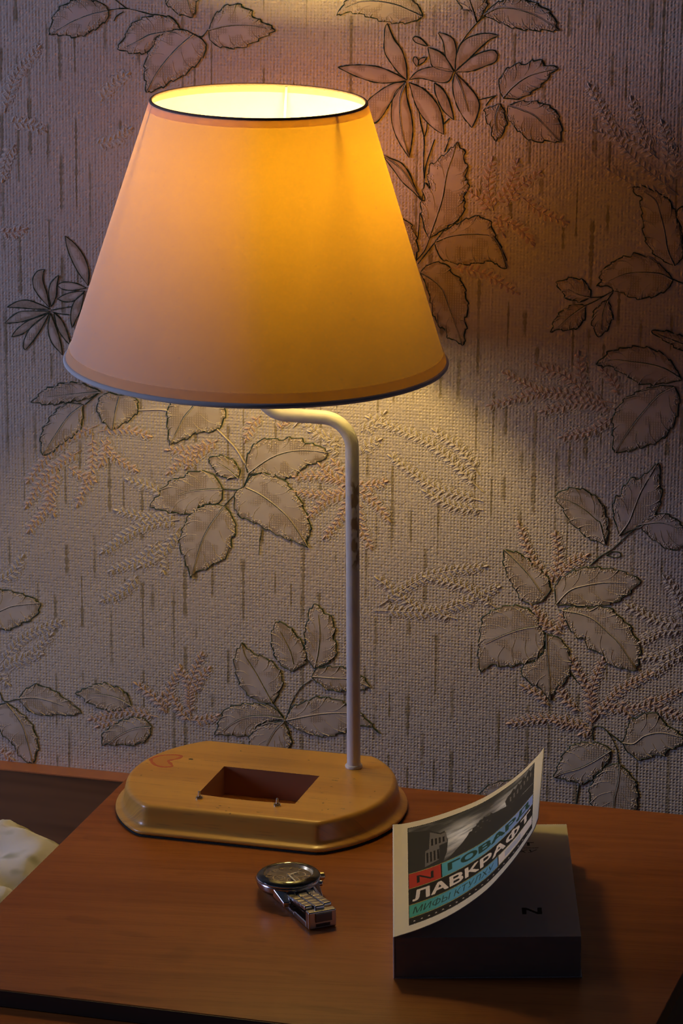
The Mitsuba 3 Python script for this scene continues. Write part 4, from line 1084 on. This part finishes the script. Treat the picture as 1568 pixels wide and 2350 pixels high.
HIGH = np.array([(0.0003, 0.0268), (0.0076, 0.0274), (0.0240, 0.0314), (0.0435, 0.0382), (0.0583, 0.0450), (0.0730, 0.0547), (0.0827, 0.0629), (0.0923, 0.0732), (0.0958, 0.0781)])


def even(c, n=400):
    c = catmull(c, 0.0004)
    s = np.concatenate([[0], np.cumsum(np.linalg.norm(np.diff(c, axis=0), axis=1))])
    t = np.linspace(0, s[-1], n)
    return np.stack([np.interp(t, s, c[:, k]) for k in (0, 1)], -1)


LOW, HIGH = even(LOW), even(HIGH)
CU = 115.0                                                # cover width in mm; its height is 180


def cover(u, v, off=0.0):
    """A point of the curled cover from millimetres across and up the cover, off metres above its printed face."""
    def at(u, v):
        s = np.clip(np.asarray(u, float) / CU, 0, 1) * (len(LOW) - 1)
        t = (np.asarray(v, float) / 180.0)[:, None]
        i = np.arange(len(LOW))
        lo = np.stack([np.interp(s, i, LOW[:, k]) for k in (0, 1)], -1)
        hi = np.stack([np.interp(s, i, HIGH[:, k]) for k in (0, 1)], -1)
        xz = lo + (hi - lo) * t
        return np.column_stack([xz[:, 0], t[:, 0] * BL, xz[:, 1]])
    u, v = np.asarray(u, float), np.asarray(v, float)
    p = at(u, v)
    du = at(np.clip(u + 0.5, 0, CU), v) - at(np.clip(u - 0.5, 0, CU), v)
    dv = at(u, np.clip(v + 0.5, 0, 180)) - at(u, np.clip(v - 0.5, 0, 180))
    nn = np.cross(du, dv)
    nn /= np.linalg.norm(nn, axis=1, keepdims=True)
    return bk(p + nn * off)


gu, gv_ = np.meshgrid(np.linspace(0, CU, 58), np.linspace(0, 180, 60), indexing='ij')
gi = np.arange(58 * 60).reshape(58, 60)
gq = quads(np.stack([gi[:-1, :-1], gi[1:, :-1], gi[1:, 1:], gi[:-1, 1:]], -1).reshape(-1, 4))
fc = obj('front_cover', trimesh.Trimesh(cover(gu.ravel(), gv_.ravel(), 0.0), gq, process=False), 'm_cover', book, True, label='curled white cover with a dark printed panel')
rim = [(u, 0.0) for u in np.linspace(0, CU, 58)] + [(CU, v) for v in np.linspace(0, 180, 60)[1:]] + [(u, 180.0) for u in np.linspace(CU, 0, 58)[1:]]
rim = np.array(rim)
inn = cover(gu.ravel(), gv_.ravel(), -0.0004)
ra, rb_ = cover(rim[:, 0], rim[:, 1], 0.0), cover(rim[:, 0], rim[:, 1], -0.0004)
nr = len(rim)
i = np.arange(nr - 1)
obj('inside', cat(trimesh.Trimesh(inn, gq[:, ::-1], process=False), trimesh.Trimesh(np.vstack([ra, rb_]), quads(np.stack([i, nr + i, nr + i + 1, i + 1], -1)), process=False)), 'm_cover_back', fc, 40, label='plain inside of the cover')


def printed(name, poly, off, mat, label=None):
    """A flat print on the cover: a polygon in cover millimetres, cut fine and laid on the curl."""
    vs, fs, n0 = [], [], 0
    for g in getattr(poly, 'geoms', [poly]):
        if g.is_empty or g.area < 0.01:
            continue
        v, f = trimesh.creation.triangulate_polygon(g, engine='earcut')
        v3, f = trimesh.remesh.subdivide_to_size(np.column_stack([v, np.zeros(len(v))]), f, 3.5, max_iter=14)[:2]
        vs.append(v3[:, :2])
        fs.append(f + n0)
        n0 += len(v3)
    uv = np.vstack(vs)
    return obj(name, trimesh.Trimesh(cover(uv[:, 0], uv[:, 1], off * 1e-3), np.vstack(fs), process=False), mat, fc, True, label, uv=uv)


def word(text, u0, u1, v0, v1, shear=0.0, bold=True, fat=0.0):
    """The outline of a word, fitted to a box in cover millimetres."""
    m = meshkit.text_mesh(text, 10.0, 1.0, bold)
    low = m.triangles[np.all(m.triangles[:, :, 2] < 1e-6, axis=1)][:, :, :2]
    g = union_all([Polygon(t).buffer(1e-4) for t in low if abs(np.cross(t[1] - t[0], t[2] - t[0])) > 1e-9])
    if fat:
        g = g.buffer(fat)
    if shear:
        g = affinity.skew(g, xs=shear, origin=(0, 0))
    x0, y0, x1, y1 = g.bounds
    return affinity.affine_transform(g, [(u1 - u0) / (x1 - x0), 0, 0, (v1 - v0) / (y1 - y0), u0 - x0 * (u1 - u0) / (x1 - x0), v0 - y0 * (v1 - v0) / (y1 - y0)]).simplify(0.05)


R_ = sbox
printed('print_panel', R_(9, 10, 105.5, 170.5), 0.05, 'm_print_black', 'dark printed panel')
printed('cover_picture', R_(9.5, 92.5, 105, 169.5), 0.10, 'm_picture', 'grey printed picture of buildings under clouds')
hill = Polygon([(9.5, 92.5), (30, 92.5), (36, 96), (41, 104), (46, 112), (50, 121), (51, 125), (53, 125), (53.5, 129), (56, 130), (56.5, 134), (58, 134), (58.5, 137.5), (61, 137), (62, 140), (63.5, 136.5), (66.5, 136), (67.5, 139), (69, 134.5), (75, 131), (80, 128), (86, 125), (95, 121), (105, 118), (105, 92.5)])
printed('silhouette', hill, 0.14, 'm_print_grey')
block_l = Polygon([(9.5, 92.5), (9.5, 163), (16, 160), (24, 157), (26, 153), (31, 146), (34, 147), (36, 128), (35, 108), (32, 92.5)])
printed('silhouette', block_l, 0.16, 'm_print_grey')
facade = Polygon([(24, 153), (31, 143), (35, 144), (35.5, 125), (30, 124), (29.5, 100), (20, 95), (20.5, 122), (23, 124)])
printed('facade', facade, 0.18, 'm_print_mist')
slots = [R_(24.6 + 2.6 * a, 128, 25.9 + 2.6 * a, 140 - a) for a in range(4)] + [R_(21.2 + 2.4 * a, 101, 22.4 + 2.4 * a, 118) for a in range(4)]
printed('window_print', union_all(slots), 0.20, 'm_print_black')
ruin = Polygon([(80, 128), (79, 140), (81, 146), (84, 149), (86, 155), (88, 148), (90, 158), (92, 150), (95, 163), (97, 154), (100, 166), (102, 157), (105, 168), (105, 120), (92, 122)])
printed('silhouette', ruin, 0.16, 'm_print_grey')
printed('window_print', union_all([R_(83 + 3.1 * a, 131 + 2 * a, 84.2 + 3.1 * a, 141 + 2 * a) for a in range(7)]), 0.20, 'm_print_mist')
printed('window_print', union_all([R_(57, 127, 58, 128.5), R_(60.5, 131, 61.8, 132.4), R_(64, 128, 65, 129.2), R_(59, 121, 60, 122.2), R_(66, 123, 67, 124), R_(55, 118.5, 56, 119.6)]), 0.18, 'm_print_mist')
for v in (91.2, 66.6, 40.6, 20.6):
    printed('rule', R_(9.2, v, 105.2, v + 0.7), 0.12, 'm_print_gold')
printed('red_square', R_(9.4, 67.6, 30.4, 91), 0.10, 'm_print_red', 'red printed square with a letter N')
printed('lettering', word('N', 14.5, 25.5, 73, 85, bold=False), 0.16, 'm_print_black', 'thin letter N')
printed('colour_band', R_(31.2, 67.6, 105, 91), 0.10, 'm_foil', 'teal to blue printed band')
printed('lettering', word('ГОВАРД', 35, 102, 71, 87.5, fat=0.35), 0.16, 'm_print_green', 'dark lettering ГОВАРД')
printed('lettering', word('ЛАВКРАФТ', 11.5, 103, 44.2, 63.2, fat=0.15), 0.16, 'm_print_cream', 'cream lettering ЛАВКРАФТ')
printed('colour_band', R_(9.4, 21.8, 71.5, 40.2), 0.10, 'm_foil', 'teal to violet printed band')
printed('lettering', word('МИФЫ КТУЛХУ', 11.5, 68.5, 25.5, 36.5, 14, False), 0.16, 'm_print_green', 'dark italic lettering МИФЫ КТУЛХУ')
printed('cream_field', R_(72.4, 21.8, 105, 40.2), 0.10, 'm_print_cream')
printed('grey_badge', R_(78, 25, 93, 37), 0.14, 'm_page_edge')
printed('dots', union_all([affinity.translate(Polygon([(-0.8, -0.7), (0.8, -0.7), (0, 0.9)]), 12.5 + 4.6 * a, 14.5) for a in range(20)]), 0.12, 'm_print_cream', 'row of small light marks')


def on_page(name, poly, mat='m_print_black', label=None):
    """Print on the title page, in millimetres on the book."""
    vs, fs, n0 = [], [], 0
    for g in getattr(poly, 'geoms', [poly]):
        v, f = trimesh.creation.triangulate_polygon(g, engine='earcut')
        vs.append(v)
        fs.append(f + n0)
        n0 += len(v)
    v = np.vstack(vs) * 1e-3
    obj(name, trimesh.Trimesh(bk(np.column_stack([v, np.full(len(v), BH + 0.00004)])), np.vstack(fs), process=False), mat, title, label=label)


on_page('lettering', word('ЛАВКРАФТ', 22, 88.5, 143, 149.5), label='lettering ЛАВКРАФТ')
on_page('rule', R_(22, 139.5, 91, 140.2))
on_page('lettering', word('МИФЫ КТУЛХУ', 22, 90, 131.5, 137, 14, False), label='italic lettering МИФЫ КТУЛХУ')
on_page('lettering', word('N', 77, 89, 34, 44), label='letter N')
